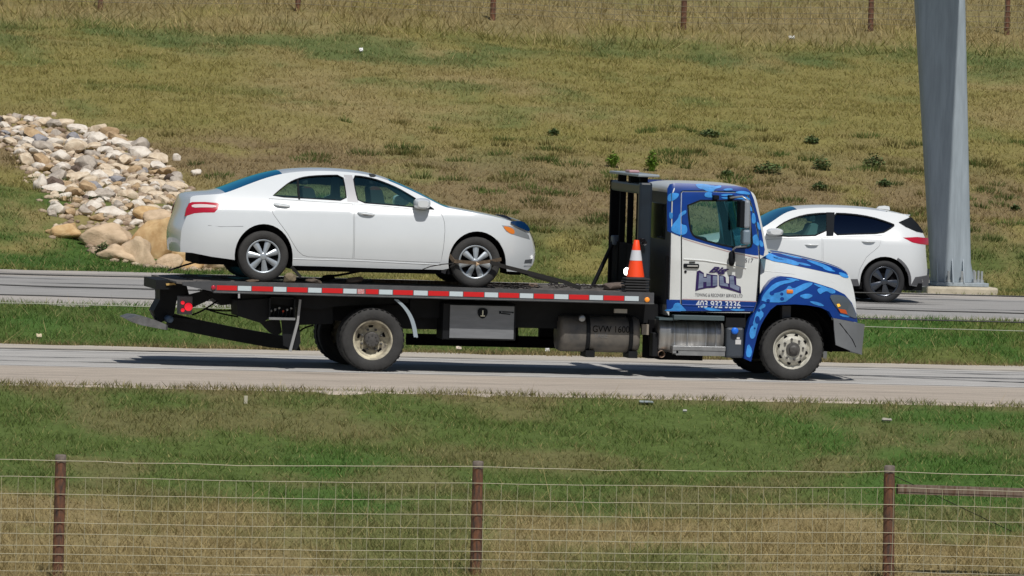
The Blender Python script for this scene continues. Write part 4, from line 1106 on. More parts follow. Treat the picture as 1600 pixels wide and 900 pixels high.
for y in (.45, 1.95): mb.box(lx0 + .05, lx0 + .15, y, y + .1, rk_t - .03, ztop - .02)
mb.box(lx0 + .04, lx0 + .16, 1.1, 1.25, rk_t - .03, ztop - .02); mb.build('light_bar_bracket', M_dark, headboard)
mb = MB(); mb.box(lx0 + .02, lx0 + .16, 1.1, 1.4, ztop, ztop + .035, .012); mb.build('beacon', mat('pink_lens', (.45, .25, .27), .4), headboard)
mb = MB(); p, q = aty(961, 372, 2.2), aty(926, 447, 2.2); mb.tube([(p[0], 2.2, p[1]), (q[0], 2.2, q[1])], .028, 8); mb.build('brace', M_black, headboard)
mb = MB(); x, z = aty(964, 375, 2.1); mb.box(x - .05, x + .09, 2.1, 2.3, z - .07, z + .06, .02); mb.build('winch_housing', mat('blue_grey_casting', (.10, .13, .17), .5, noise=.4, nscale=9), headboard)
mb = MB(); x, z = aty(979, 424, 1.2); mb.lathe([(0, -.04), (.035, -.03), (.05, -.01), (.05, .05), (0, .06)], (x, 1.2, z), 14, axis='x'); mb.build('work_lamp', M_lamp, headboard)
mb = MB(); x, z = aty(1000, 378, .3)
for k in range(6): mb.lathe([(.028 + .006 * (k % 2), -.01), (.03, .012), (.012, .02)], (x - .03 + .015 * k, .22, z + .02 * math.sin(k * 2)), 8)
mb.build('hook', M_plastic, headboard)

# ---- cab
cab_b = Vector((0, 0))
def yf_cab(x, z):
    xr = aty(1041, 400, .15)[0]; xf = 3.20
    i = .15 + max(0, z - 1.55) * .075 + max(0, z - 2.38) ** 2 * 1.4
    if x < xr + .10: i += (xr + .10 - x) ** 2 * 5
    if z > 1.6 and x > 3.0: i += (x - 3.0) ** 2 * .25
    return i
prof = [(1020, 488, .0), (1022.6, 400, .0), (1024.7, 330, .0), (1025.6, 298, .0), (1028, 286, .02), (1045, 281, .05), (1100, 283, .055), (1130, 285, .055), (1146, 288, .05), (1155, 294, .04), (1160, 304, .03), (1166, 330, .04), (1174, 360, .05), (1181, 388, .06), (1181, 392, .05)]
cab = Body(prof, YM, yf_cab, 3)
door_gap = [(1063.5, 302), (1063, 488)]
side = cab.edge(0, 14) + tr([(1187, 405), (1184, 440), (1181, 474), (1172, 489), (1120, 488.5), (1041, 486.5)], yf_cab)
# window opening
WIN = tr(smooth_poly([(1073, 312), (1156, 312), (1166, 313), (1171, 330), (1175, 360), (1177, 385), (1166, 389), (1140, 387), (1090, 374), (1079, 366), (1075, 345)], 1), yf_cab)
DOOR = tr([(1065.2, 301.5), (1068, 299.5), (1110, 299.5), (1150, 301), (1167, 303), (1176, 330), (1183, 362), (1185.5, 398), (1184.5, 425), (1181, 472), (1176, 486.5), (1065.2, 486)], yf_cab)
DOORH = tr([(1063.2, 300), (1066.5, 297.6), (1110, 297.6), (1151, 299), (1168.5, 301.6), (1178, 330), (1185, 362), (1187.3, 398), (1186, 425), (1182.5, 473), (1177, 488.2), (1063.2, 488)], yf_cab)
mb = MB(); skin(mb, side, yf_cab, [DOORH], .08, .03, ymid=YM, mirror=True); cab.strip(mb, 0, 9); cb_ = mb.build('cab', M_white_t, truck)
mb = MB(); skin(mb, DOOR, yf_cab, [WIN], .08, .03); cdoor = mb.build('door', M_white_t, truck)
mb = MB(); skin(mb, DOOR, yf_cab, [WIN], .08, .03, ymid=YM, mirror=True, near=False); fdoor = mb.build('door', M_white_t, truck)
mb = MB(); skin(mb, WIN, yf_cab, [], .12, None, off=-.02); mb.build('door_window', M_glcab, cdoor)
mb = MB(); skin(mb, WIN, yf_cab, [], .12, None, off=-.02, ymid=YM, mirror=True, near=False); mb.build('door_window', M_glcab, fdoor)
mb = MB(); cab.strip(mb, 9, 14); mb.build('windshield', M_glws, truck)
# window rubber
def ring(mb, poly, yf, wid, off):
    inner = []
    cx = sum(p[0] for p in poly) / len(poly); cz = sum(p[1] for p in poly) / len(poly); n = len(poly)
    for i, p in enumerate(poly):
        a = poly[i - 1]; b = poly[(i + 1) % n]; dx, dz_ = b[0] - a[0], b[1] - a[1]; l = math.hypot(dx, dz_) or 1
        nx_, nz_ = -dz_ / l, dx / l
        if (cx - p[0]) * nx_ + (cz - p[1]) * nz_ < 0: nx_, nz_ = -nx_, -nz_
        inner.append((p[0] + nx_ * wid, p[1] + nz_ * wid))
    rows = [[(x, yf(x, z) - off, z) for x, z in poly], [(x, yf(x, z) - off, z) for x, z in inner]]
    mb.grid(rows, False, True); mb.grid([[(x, yf(x, z) - off, z) for x, z in inner], [(x, yf(x, z) + .02, z) for x, z in inner]], False, True)
mb = MB(); ring(mb, resample(WIN, .06), yf_cab, .022, .008); mb.build('window_seal', M_trim, cdoor)
# liner, floor, rear wall window, interior
mb = MB(); skin(mb, tr([(1042, 400), (1185, 404), (1182, 474), (1172, 488), (1042, 485)], yf_cab), yf_cab, [], 2, None, off=-.045, ymid=YM, mirror=True)
xa, xb = X(1041, YM) - .0, 3.2
mb.box(X(1030, YM), 3.15, .3, 2.25, .95, 1.05); mb.box(X(1030, YM) + .03, X(1030, YM) + .06, .3, 2.25, 1.0, 1.75); mb.build('cab_liner', M_dark, truck)
x = cab.c[0][0] - .004
mb = MB(); mb.box(x - .02, x - .002, .55, 2.0, 1.80, 2.27, .004); mb.build('rear_window', mat('black_glass', (.01, .015, .02), .1), truck)
mb = MB(); mb.box(x - .004, x, .2, 2.36, .95, 2.42); mb.build('rear_wall_shade', mat('shaded_cab_back', (.075, .09, .105), .5, noise=.2, nscale=3), truck)  # dark sheet over the white rear wall, its shade put into the colour
mb = MB(); mb.box(2.7, 3.25, .3, 2.26, 1.5, 1.72, .05); dsh = mb.build('dashboard', M_teal, truck)
mb = MB(); c = Vector((2.62, 1.72, 1.78)); 
for k in range(16):
    a, b = 2 * math.pi * k / 16, 2 * math.pi * (k + 1) / 16; f = lambda a: c + Vector((.07 * math.sin(a), .2 * math.cos(a), .18 * math.sin(a)))
    mb.bar(f(a), f(b), .03)
mb.build('steering_wheel', M_seat, truck)
for y in (.35, 1.55):
    mb = MB(); q = tr([(1084, 400), (1086, 376), (1092, 370), (1102, 370), (1106, 376), (1110, 400), (1130, 420), (1084, 420)], lambda x, z: y); mb.prism(smooth_poly(q, 1), y, y + .55); mb.build('seat', M_seat if y < 1 else mat('teal_grey_seat', (.10, .16, .17), .8), truck)
mb = MB(); q = tr([(1119, 313), (1128, 313), (1138, 345), (1141, 385), (1132, 385), (1128, 350)], lambda x, z: 2.2); mb.prism(q, 2.1, 2.2); mb.build('far_pillar', M_dark, truck)
# livery
def decal(name, pts, yf, mt, off, it=2, parent=None, mirror=False, step=.07):
    q = tr(smooth_poly(pts, it) if it else pts, yf); mb = MB(); skin(mb, q, yf, [], step, .002, off=off, ymid=YM, mirror=mirror); return mb.build(name, mt, parent or truck)
def z7(pts): return [(1030 + x * .14446, 270 + y * .14446) for x, y in pts]
def zb7(pts): return [(1020 + x * .25564, 380 + y * .25556) for x, y in pts]
def zbm(pts): return [(1160 + x * .2112, 420 + y * .2111) for x, y in pts]
# upper blue field split in cab part and door part
UP = [(1042.5, 361), (1042, 320), (1042.5, 295), (1046, 288), (1054, 285.8), (1100, 287.5), (1150, 290.5), (1166, 293.5), (1173, 299.5), (1178, 312), (1184, 335), (1190, 362), (1195, 390), (1193, 400), (1187.5, 400.5)]
upq = tr(UP, yf_cab); lowline = tr([(1148, 393.5), (1095.5, 379), (1064, 370)], yf_cab)
pair('blue_wrap', M_blue, cb_, upq[:-1] + tr([(1187.3, 398)], yf_cab) + [p for p in DOORH[9:0:-1]][2:] + tr([(1063.2, 300), (1063.2, 369.6)], yf_cab), yf_cab, [], .07, .001, .003)
dq = tr([(1065.4, 370.2), (1065.4, 301.8), (1068, 299.8), (1110, 299.8), (1150, 301.3), (1166.8, 303.2), (1175.8, 330), (1182.8, 362), (1185.2, 400), (1148, 393.5), (1095.5, 379)], yf_cab)
for nr, pr in ((True, cdoor), (False, fdoor)):
    mb = MB(); skin(mb, dq, yf_cab, [[p for p in WIN]], .07, .001, off=.003, ymid=YM, mirror=not nr, near=nr); mb.build('blue_wrap', M_blue, pr)
for pts in ([(1041.5, 468), (1062.8, 468.4), (1062.8, 487), (1041.5, 486)], [(1065.4, 468.5), (1182, 472), (1177, 486.3), (1065.4, 485.8)]):
    decal('blue_wrap', pts, yf_cab, M_blue, .003, 0)
for pts in ([(390, 118), (500, 118), (600, 150), (670, 130), (672, 160), (600, 172), (590, 205), (520, 205), (470, 172), (440, 175), (400, 145)], [(495, 207), (578, 210), (560, 245), (600, 268), (485, 265)],
            [(95, 220), (215, 215), (208, 260), (150, 305), (85, 312)], [(292, 395), (292, 440), (240, 465), (235, 510), (240, 560), (300, 565), (305, 655), (230, 678), (125, 632), (130, 580), (170, 530), (205, 490), (215, 440)],
            [(820, 205), (900, 192), (980, 212), (985, 240), (900, 228), (830, 222)], [(820, 245), (900, 248), (970, 268), (990, 298), (930, 290), (820, 278)], [(1008, 430), (1035, 440), (1050, 545), (1003, 552), (998, 480)],
            [(1025, 670), (1065, 665), (1085, 780), (1060, 792), (1008, 755), (1002, 710)], [(655, 238), (730, 225), (805, 232), (770, 250), (690, 252)], [(660, 262), (780, 262), (770, 285), (690, 280)]):
    decal('light_blue_wrap_patch', z7(pts), yf_cab, M_light, .006, 2)
for pts in ([(68, 428), (80, 405), (120, 402), (130, 368), (160, 362), (180, 385), (208, 420), (190, 428)], [(300, 388), (380, 398), (435, 440), (370, 440), (330, 410)], [(465, 400), (560, 402), (560, 445), (490, 432)]):
    decal('light_blue_wrap_patch', zb7([(x, min(y, 414)) for x, y in pts]), yf_cab, M_light, .006, 1)
def ydn(x, z): return yf_cab(x, z)
# dark blobs inside patch
decal('dark_blue_spot', z7([(240, 480), (292, 460), (295, 550), (250, 560)]), yf_cab, M_blue, .009)
# door furniture
mb = MB(); x, z = aty(1080, 415.5, .15); hy = yf_cab(x, z); mb.box(x - .105, x + .105, hy - .02, hy + .01, z - .03, z + .03, .015); hd = mb.build('door_handle', M_trim, cdoor)
mb = MB(); mb.box(x - .06, x + .085, hy - .035, hy - .02, z - .012, z + .01, .005); mb.build('pull', mat('grey_pull', (.35, .35, .33), .4), hd)
mb = MB(); mb.box(x - .03, x + .05, hy - .012, hy + .01, z + .045, z + .058, .003); mb.lathe([(.018, .01), (.018, -.01), (0, -.012)], (x - .075, hy, z - .075), 10); mb.build('lock', M_trim, cdoor)
for pts in (((1068, 405), (1100, 407), (1138, 413), (1166, 419)),):
    mb = MB(); q = tr(pts, yf_cab); mb.tube([(a, yf_cab(a, b) + .001, b) for a, b in q], .012, 6); mb.build('crease', M_white_t, cdoor)
mb = MB(); q = tr([(1066, 476.5), (1120, 478), (1178, 479.5)], yf_cab); mb.tube([(a, yf_cab(a, b) + .002, b) for a, b in q], .014, 6); mb.build('crease', M_blue, cdoor)
mb = MB(); q = tr([(1052, 299), (1100, 300), (1168, 303)], yf_cab)
# door edge highlights (thin bright seam) and red-pink pinstripe
M_pin = mat('pinkish_pinstripe', (.5, .27, .27), .5)
for a, b in (((1066, 371.8), (1095, 380.8)), ((1095, 380.8), (1147, 395)), ((1147, 395), (1184, 402)), ((1066, 466.8), (1182, 470.8))):
    q = tr([a, (a[0], a[1] + .9), (b[0], b[1] + .9), b], yf_cab); mb = MB(); skin(mb, q, yf_cab, [], .2, None, off=.004); mb.build('pinstripe', M_pin, cdoor)
mb = MB(); mb.tube([(a, yf_cab(a, b) - .004, b) for a, b in tr([(1068, 298.8), (1064.4, 301.5), (1064, 330), (1064, 366)], yf_cab)], .006, 5); mb.build('door_seam', mat('seam_highlight', (.35, .42, .6), .3), cdoor)
# lettering
def tp(name, s, a, b, h, mt, **k):
    (x0_, z0_), (x1_, z1_) = tr([a, b], yf_cab); return text_part(name, s, x0_, x1_, z0_, z0_ + h, yf_cab, mt, cdoor, **k)
tp('phone_number', '403 932 3336', (1087, 480.5), (1157, 481.5), .097, M_white_ink, off=.008, bold=.018)
tp('slogan', 'TOWING & RECOVERY SERVICE LTD', (1086, 463), (1160, 464), .042, M_grey_ink, off=.006)
tp('unit_number', '517', (1163.5, 410), (1177, 411), .055, M_grey_ink, off=.006, shear=.1)
tp('script_word', 'Big', (1107, 428.5), (1139, 428.5), .10, M_ink, off=.008, shear=.55, bold=.035)
M_ol = M_ink
for pts in ([(1086.2, 454.8), (1088.5, 424), (1093, 422.2), (1099.6, 426.5), (1100, 432.5), (1103.6, 432.5), (1103.6, 427.2), (1111, 428.8), (1121, 430), (1121, 447), (1116, 449.6), (1105, 450), (1093, 452.5)],
            [(1123, 430.2), (1130, 430.6), (1133.8, 433.2), (1134.5, 442.2), (1139, 443), (1139, 430), (1146, 430), (1150, 432), (1150.6, 445), (1157, 448), (1158, 458.5), (1147, 455), (1135, 451.5), (1127, 450), (1123, 446)]):
    q = tr(pts, yf_cab); mb = MB(); skin(mb, q, yf_cab, [], .2, None, off=.005); mb.build('letter_block', M_ol, cdoor)
for nm, pts in (('letter_h', [(1090.7, 451), (1092.5, 426), (1099, 428.6), (1098.8, 434), (1104.3, 434.2), (1104.5, 429.6), (1110.3, 430.4), (1110.3, 446.6), (1103.7, 447.3), (1103.7, 440.5), (1098.7, 440.6), (1098.5, 449)]), ('letter_i', [(1113.6, 430.8), (1120.6, 431.2), (1120.4, 446), (1113.4, 446.9)]),
                ('letter_l', [(1124, 431.2), (1130, 431.6), (1131.3, 442), (1136.8, 443.2), (1138, 448.2), (1124.2, 445.6)]), ('letter_l', [(1139.8, 430.8), (1146.2, 431), (1147.6, 444.6), (1155.4, 448.3), (1154.6, 455.2), (1140.4, 448.8)])):
    q = tr(pts, yf_cab); mb = MB(); skin(mb, q, yf_cab, [], .2, None, off=.008); mb.build(nm, M_face, cdoor)
# mirrors
MY = -.16
mb = MB(); (x0_, zb_), (x1_, zt_) = aty(1156, 357, MY), aty(1173, 313, MY); mb.box(x0_ + .055, x1_, MY, MY + .24, zb_, zt_, .03); mr_ = mb.build('mirror', mat('grey_mirror_shell', (.26, .29, .33), .35, coat=.3), truck)
mb = MB(); mb.box(x0_, x0_ + .06, MY + .01, MY + .23, zb_ + .01, zt_ - .01, .01); mb.build('mirror_glass', M_trim, mr_)
mb = MB(); (x0_, zb_), (x1_, zt_) = aty(1161, 382, MY), aty(1173.5, 359, MY); mb.box(x0_, x1_, MY, MY + .22, zb_, zt_, .03); mb.build('convex_mirror', mat('blue_grey_shell', (.18, .24, .30), .35), mr_)
mb = MB(); P3 = lambda px, py, y: (aty(px, py, y)[0], y, aty(px, py, y)[1])
mb.tube([P3(1146, 396, .12), P3(1145.5, 390, .05), P3(1150, 386, -.05), P3(1166, 384.5, -.06), P3(1171, 380, -.06), P3(1172, 350, -.06), P3(1170, 314, -.06), P3(1160, 307, -.02), P3(1140, 309, .1)], .014, 8); mb.build('mirror_arm', M_alu, mr_)
mb = MB(); a = P3(1143.5, 403, .08); mb.lathe([(0, -.11), (.03, -.10), (.045, -.04), (.045, .05), (.03, .085), (0, .09)], (a[0], .08, a[2]), 12, True, 'z'); mb.build('mirror_mount', M_trim, mr_)
for px in (1119, 1143): mb = MB(); a = P3(px, 308, .12); mb.box(a[0] - .035, a[0] + .035, .08, .24, a[2] - .03, a[2] + .025, .008); mb.build('upper_bracket', M_trim, mr_)

# ---- hood, fender, bumper
NOSE = aty(1343, 500, .5)[0]
def yf_hood(x, z):
    t = max(0, (x - (NOSE - .95)) / .95); return .24 + max(0, z - 1.0) * .32 + .34 * t ** 2.2
def yf_fen(x, z):
    t = max(0, (x - (NOSE - .8)) / .8); return .075 + max(0, z - 1.0) ** 2 * .35 + .34 * t ** 2.4
hp = [(1171, 387, .03), (1186, 386, .03), (1208, 390, .03), (1232, 395, .03), (1270, 404, .03), (1297, 413, .03), (1311, 421, .03), (1320, 440, .04), (1325, 470, .05), (1326, 500, .05)]
hood = Body(hp, YM, yf_hood, 3)
hside = hood.edge(1, 9) + tr([(1300, 500), (1290, 470), (1240, 455), (1205, 468), (1187, 476)], yf_hood) + tr([(1187.5, 440), (1189, 402)], yf_hood)
mb = MB(); skin(mb, hside, yf_hood, [], .08, .03, ymid=YM, mirror=True); hood.strip(mb, 0, 6); hd_ = mb.build('hood', M_white_t, truck)
mb = MB(); hood.strip(mb, 6, 9, off=.004, tr_=(-.72, .72)); mb.build('grille', M_plastic, truck)
mb = MB(); hood.strip(mb, 6, 9, off=.0); mb.build('grille_surround', M_light, truck)
# blue wrap strip on hood
hb_edge = hood.edge(1, 6)
qq = [(x, z - .004) for x, z in hb_edge] + tr([(1324, 432), (1300, 427.5), (1275.6, 422), (1250, 416.5), (1224.5, 411), (1189.5, 403)], yf_hood)
pair('blue_wrap', M_blue, hd_, qq, yf_hood, [], .06, .001, .003)
mb = MB(); hood.strip(mb, 1, 6, off=.003, tr_=(-.995, -.75), n=6); mb.build('blue_wrap', M_blue, hd_)
mb = MB(); hood.strip(mb, 1, 6, off=.003, tr_=(.75, .995), n=6); mb.build('blue_wrap', M_blue, hd_)
for pts in ([(650, 62), (690, 50), (740, 70), (770, 85), (820, 92), (900, 118), (885, 140), (820, 122), (730, 110), (690, 88)], [(925, 98), (1000, 112), (1060, 135), (1110, 165), (1060, 155), (980, 125)], [(1130, 172), (1190, 190), (1200, 215), (1150, 205)], [(760, 58), (860, 78), (930, 96), (860, 90)]):
    decal('light_blue_wrap_patch', zb7(pts), yf_hood, M_light, .006, 2)
for pts in (((1189.5, 423), (1240, 428), (1300, 440), (1333, 458)),):
    mb = MB(); q = tr(pts, yf_hood); mb.tube([(a, yf_hood(a, b) + .004, b) for a, b in q], .008, 5); mb.build('crease', M_white_t, hd_)
fen = [(1187.5, 473), (1190, 462), (1196, 449), (1204, 439), (1211, 434), (1220, 431.5), (1237, 433), (1270, 440.5), (1301, 450.5), (1320, 460), (1331, 473), (1338, 490), (1340, 504), (1330, 502), (1301, 496.5), (1296, 487), (1283, 480.5), (1262, 476.8), (1242, 475.5), (1214, 476.3), (1204, 484), (1195, 497), (1189, 508), (1183, 525), (1178.5, 543.6), (1173.5, 565), (1163, 560), (1165.5, 523), (1172, 498), (1182, 484)]
fq = tr(fen, yf_fen); fnd, _f = pair('fender', M_blue, truck, fq, yf_fen, [], .06, .16)
for pts in ([(150, 200), (185, 155), (230, 110), (300, 85), (400, 82), (370, 100), (290, 115), (235, 150), (195, 185), (250, 180), (320, 155), (345, 118), (375, 150), (430, 120), (480, 100), (532, 104), (470, 150), (400, 182), (345, 225), (310, 250), (138, 246)],
            [(550, 160), (565, 142), (610, 138), (680, 150), (692, 178), (655, 186), (625, 162), (590, 178), (575, 190)], [(148, 258), (172, 262), (168, 285), (130, 300), (165, 335), (120, 395), (104, 450), (92, 512), (60, 520), (48, 465), (80, 400), (100, 320)],
            [(40, 545), (75, 600), (60, 660), (22, 645)], [(718, 326), (795, 345), (790, 362), (722, 350)]):
    decal('light_blue_wrap_patch', zbm(pts), yf_fen, M_light, .004, 1)
for pts in ([(1105, 289.5), (1118, 290), (1114, 293), (1106, 292.5)], [(1086, 289), (1096, 289.2), (1093, 292)], [(1128, 296), (1140, 293.5), (1147, 296), (1136, 298)], [(1166, 318), (1174, 322), (1176, 331), (1170, 328)], [(1182, 345), (1187, 350), (1189, 360), (1184, 358)], [(1186, 374), (1192, 378), (1193, 386), (1187, 385)], [(1046, 330), (1052, 334), (1050, 343), (1045, 340)]):
    decal('light_blue_wrap_patch', pts, yf_cab, M_light, .007, 1)
for pts in ([(1196, 470), (1200, 458), (1206, 462), (1203, 471)], [(1247, 462), (1262, 458), (1272, 462), (1260, 468)], [(1262, 470), (1280, 472), (1290, 479), (1275, 477)], [(1225, 434.5), (1240, 434.8), (1252, 438.5), (1238, 438)], [(1268, 442), (1285, 446), (1298, 452), (1282, 450)]):
    decal('light_blue_wrap_patch', pts, yf_fen, M_light, .004, 1)
for pts in ([(1204, 400), (1216, 402), (1228, 407), (1214, 405.5)], [(1243, 409), (1258, 411), (1270, 416), (1254, 414.5)], [(1283, 417), (1296, 419.5), (1308, 425), (1292, 423)]):
    decal('light_blue_wrap_patch', pts, yf_hood, M_light, .006, 1)
for cx_, cy_, r_ in ((291, 186, 12), (293, 222, 15), (190, 236, 14), (122, 306, 12), (110, 378, 18), (68, 412, 12), (90, 440, 7), (218, 180, 18)):
    decal('dark_blue_spot', zbm(arc(cx_, cy_, r_, r_ * (1.6 if cx_ in (110,) else .9), 0, 345, 12)), yf_fen, M_blue, .007, 0, step=.2)
mb = MB(); x, z = tr([(1234, 455.5)], yf_fen)[0]; yq = yf_fen(x, z); mb.box(x - .045, x + .045, yq - .02, yq + .01, z - .026, z + .026, .014); mb.build('turn_signal', M_amber, truck)
mb = MB(); skin(mb, tr(smooth_poly([(1295, 461), (1307, 460), (1321.6, 463), (1331, 474.6), (1338, 492), (1338.5, 498), (1327, 494), (1311, 485), (1302, 474)], 1), yf_fen), yf_fen, [], .05, .05, off=.012); hl_ = mb.build('headlight', mat('smoky_headlight', (.10, .13, .17), .12, coat=1, metal=.3), truck)
for pts, mt in (([(1307, 475), (1311, 474.5), (1313, 478), (1309, 480)], mat('lit_amber', (1, .5, .05), .3, emit=.5)), ([(1309, 482), (1321, 484), (1324, 491), (1313, 488.5)], mat('orange_reflector', (.55, .09, .015), .4))):
    decal('lens', pts, yf_fen, mt, .018, 0, hl_, step=.2)
mb = MB(); skin(mb, tr(smooth_poly([(1295, 461), (1307, 460), (1321.6, 463), (1331, 474.6), (1338, 492), (1338.5, 498), (1327, 494), (1311, 485), (1302, 474)], 1), yf_fen), yf_fen, [], .05, .05, off=.012, ymid=YM, mirror=True, near=False); mb.build('headlight', M_clear, truck)
def yf_bmp(x, z):
    t = max(0, (x - (NOSE - .42)) / .42); return .09 + .30 * t ** 2.2
bp2 = [(1332, 503, .0), (1335, 510, .04), (1335, 525, .05), (1331, 544, .05), (1326, 550, .0)]
bum = Body(bp2, YM, yf_bmp, 3)
bs = bum.edge(0, 4) + tr([(1333, 550), (1306, 539), (1303.5, 515), (1302.5, 497)], yf_bmp)
mb = MB(); skin(mb, bs, yf_bmp, [], .06, .04, ymid=YM, mirror=True); bum.strip(mb, 0, 4); mb.build('front_bumper', mat('grey_bumper', (.17, .18, .19), .42, noise=.12, nscale=5), truck)
mb = MB(); q = tr([(1312, 505), (1322, 518), (1332, 531), (1337, 542)], yf_bmp); mb.tube([(a, yf_bmp(a, b) - .0, b) for a, b in q], .007, 5); mb.build('bumper_seam', M_dark, truck)
mb = MB(); px_box(mb, 1250, 500, 1330, 548, .9, 1.7); px_box(mb, 1188, 478, 1300, 500, .55, 2.0); px_box(mb, 1160, 490, 1192, 560, .7, 1.8); mb.build('engine_underside', M_dark, truck)
mb = MB(); px_box(mb, 1222, 478, 1236, 500, .35, .5); mb.build('shock_absorber', M_plastic, truck)
for sg in (0, 1):
    mb = MB(); rows = []
    for a in np.linspace(-10, 190, 20):
        x = fx + .56 * math.cos(math.radians(a)); z = Rt + .06 + .53 * math.sin(math.radians(a)); y0 = .22; y1 = .75
        if sg: y0, y1 = 2 * YM - y0, 2 * YM - y1
        rows.append([(x, y0, z), (x, y1, z)])
    mb.grid(rows, True); mb.build('wheel_well', M_dark, truck)

# ================================================================== WHITE SEDAN on the deck
def car_body(root, prof, ymid, yf, sub=3): return Body(prof, ymid, yf, sub)
SY, SH_ = .37, .91
SM_ = SY + SH_; YM_[0] = SM_
s_zg = dz(aty(578, 440, SY)[0]); s_x0 = aty(291, 380, SY)[0]; s_x1 = aty(838, 400, SY)[0]
def yf_sed(x, z):
    h = z - (dz(x) + .01)
    i = 0.0
    if h < .56: i += (.56 - h) ** 2 * .42
    if h > .56: i += (h - .56) ** 2 * .30
    if h > .92: i += (h - .92) * .34 + (h - .92) ** 2 * .12
    t = max(0, (x - (s_x1 - .85)) / .85); i += .40 * t ** 2.3
    t = max(0, ((s_x0 + .55) - x) / .55); i += .20 * t ** 2.4
    return SY + min(i, .75)
sp_ = [(268, 392, .03), (264, 378, .06), (264, 358, .07), (268, 347, .06), (275, 328, .07), (280, 309, .06), (285, 301, .03), (300, 298.5, .035), (320, 297.5, .035), (338, 296, .035),
       (362, 286, .045), (396, 273.5, .045), (431, 264.5, .04), (470, 261.5, .035), (510, 261.5, .035), (545, 264, .035), (575, 269, .035), (598, 275.5, .04), (630, 289, .05), (655, 301.5, .05), (678, 314, .05), (684, 318, .035),
       (720, 325, .03), (755, 331.5, .03), (785, 339, .035), (806, 345, .04), (819, 354, .05), (828, 368, .07), (833, 384, .07), (833, 403, .07), (829, 416, .05), (815, 422, .02)]
sed = Body(sp_, SM_, yf_sed, 3)
sedan = thing('sedan', 'white four door sedan with silver hubcaps strapped down on the tow truck deck', 'car', (aty(578, 440, SY)[0], SM_, s_zg))
archR = arc(412, 401, 45.5, 51, -16, 196, 22); archF = arc(745.5, 411, 45, 49.5, -12, 190, 22)
low = [(812, 425), (792, 424)] + archF[1:] + [(692, 421.5), (600, 419.5), (500, 416), (457, 415)] + archR[1:-1] + [(366, 406), (330, 401), (300, 395)]
WR = smooth_poly([(424, 307.5), (432, 300), (441, 292.5), (452, 284), (464, 278.5), (478, 275), (500, 273.2), (536, 272.6), (540, 292), (542.5, 314.5), (500, 311.5)], 1)
WF = smooth_poly([(550.5, 273.5), (566, 274.6), (585, 278.5), (602, 284.5), (622, 293), (640, 303.5), (657, 314), (680, 326.5), (676, 328), (640, 323.5), (600, 320), (560, 316.8), (555, 300)], 1)
RD = [(420, 310), (470, 313.2), (551, 318.3), (551.5, 404.5), (482, 401.5), (473, 399), (465, 392), (458, 381), (449, 365), (437, 349), (427, 335), (422, 322)]
FD = [(552.8, 318.4), (600, 322), (645, 326.5), (687, 331.5), (692, 338), (695, 348), (695.5, 362), (693.5, 385), (691, 400), (688.5, 411), (620, 408), (552.9, 404.6)]
HLm = [(784, 352), (795, 352.8), (808, 355.5), (820, 361), (826.5, 368), (828, 374.5), (817, 371.5), (803, 367.2), (791, 362)]
TLm = [(288.5, 338), (291, 326), (295.5, 317.5), (300, 315.6), (320, 315.4), (338, 316.8), (345.5, 319), (341, 325.5), (335, 332), (318, 332), (304, 333.2), (295, 336)]
side_poly = sed.edge(0, 31) + tr(low, yf_sed)
wr, wf, rd, fd_, hlp, tlp = (tr(q, yf_sed) for q in (WR, WF, RD, FD, HLm, TLm))
mb = MB(); skin(mb, side_poly, yf_sed, [wr, wf, rd, fd_, hlp, tlp], .06, .035, ymid=SM_, mirror=True)
sed.strip(mb, 12, 17); sed.strip(mb, 6, 9); sed.strip(mb, 21, 26); sed.strip(mb, 26, 31); sed.strip(mb, 0, 6)
body = mb.build('body', M_white, sedan)
YM_[0] = SM_
def shrink(poly, d):
    cx = sum(p[0] for p in poly) / len(poly); cz = sum(p[1] for p in poly) / len(poly); out = []; n = len(poly)
    A = sum(poly[i][0] * poly[(i + 1) % n][1] - poly[(i + 1) % n][0] * poly[i][1] for i in range(n))
    for i, p in enumerate(poly):
        a = poly[i - 1]; b = poly[(i + 1) % n]; dx, dz_ = b[0] - a[0], b[1] - a[1]; l = math.hypot(dx, dz_) or 1
        s = 1 if A > 0 else -1
        out.append((p[0] - s * dz_ / l * d, p[1] + s * dx / l * d))
    return out
doors = []
for nm, q in (('rear_door', rd), ('front_door', fd_)):
    a, b = pair('door', M_white, sedan, shrink(q, .0045), yf_sed, [], .06, .035); a['label'] = 'white ' + nm.replace('_', ' '); doors.append(a)
for q in (wr, wf): pair('side_window', M_gl, sedan, q, yf_sed, [], .1, None, -.014)
mb = MB(); sed.strip(mb, 17, 21); mb.build('windshield', M_glws, sedan)
M_glrear = glass('teal_rear_glass', (.02, .16, .24), .30, (.18, .75, 1))
mb = MB(); sed.strip(mb, 9, 12); mb.build('rear_window', M_glrear, sedan)
# dark shell behind the panel gaps, floor and bumper undersides
q = tr([(300, 318), (420, 312), (552, 320), (688, 334), (780, 350), (800, 365), (780, 372), (745, 364), (712, 378), (700, 403), (688, 412), (462, 404), (452, 380), (412, 352), (370, 372), (330, 380), (300, 370)], yf_sed)
a, b = pair('inner_shell', M_dark, sedan, q, yf_sed, [], .1, None, -.085)
mb = MB(); zf = lambda px: aty(px, 0, SM_)[0]
gz = s_zg + .17
mb.box(aty(458, 400, SM_)[0] - .05, aty(705, 400, SM_)[0], SY + .10, 2 * SM_ - SY - .10, gz, gz + .1); mb.box(aty(300, 400, SM_)[0], aty(370, 400, SM_)[0], SY + .25, 2 * SM_ - SY - .25, gz + .05, gz + .22)
mb.box(aty(790, 400, SM_)[0], aty(806, 400, SM_)[0], SY + .5, 2 * SM_ - SY - .5, gz, gz + .1); mb.build('underbody', M_dark, sedan)
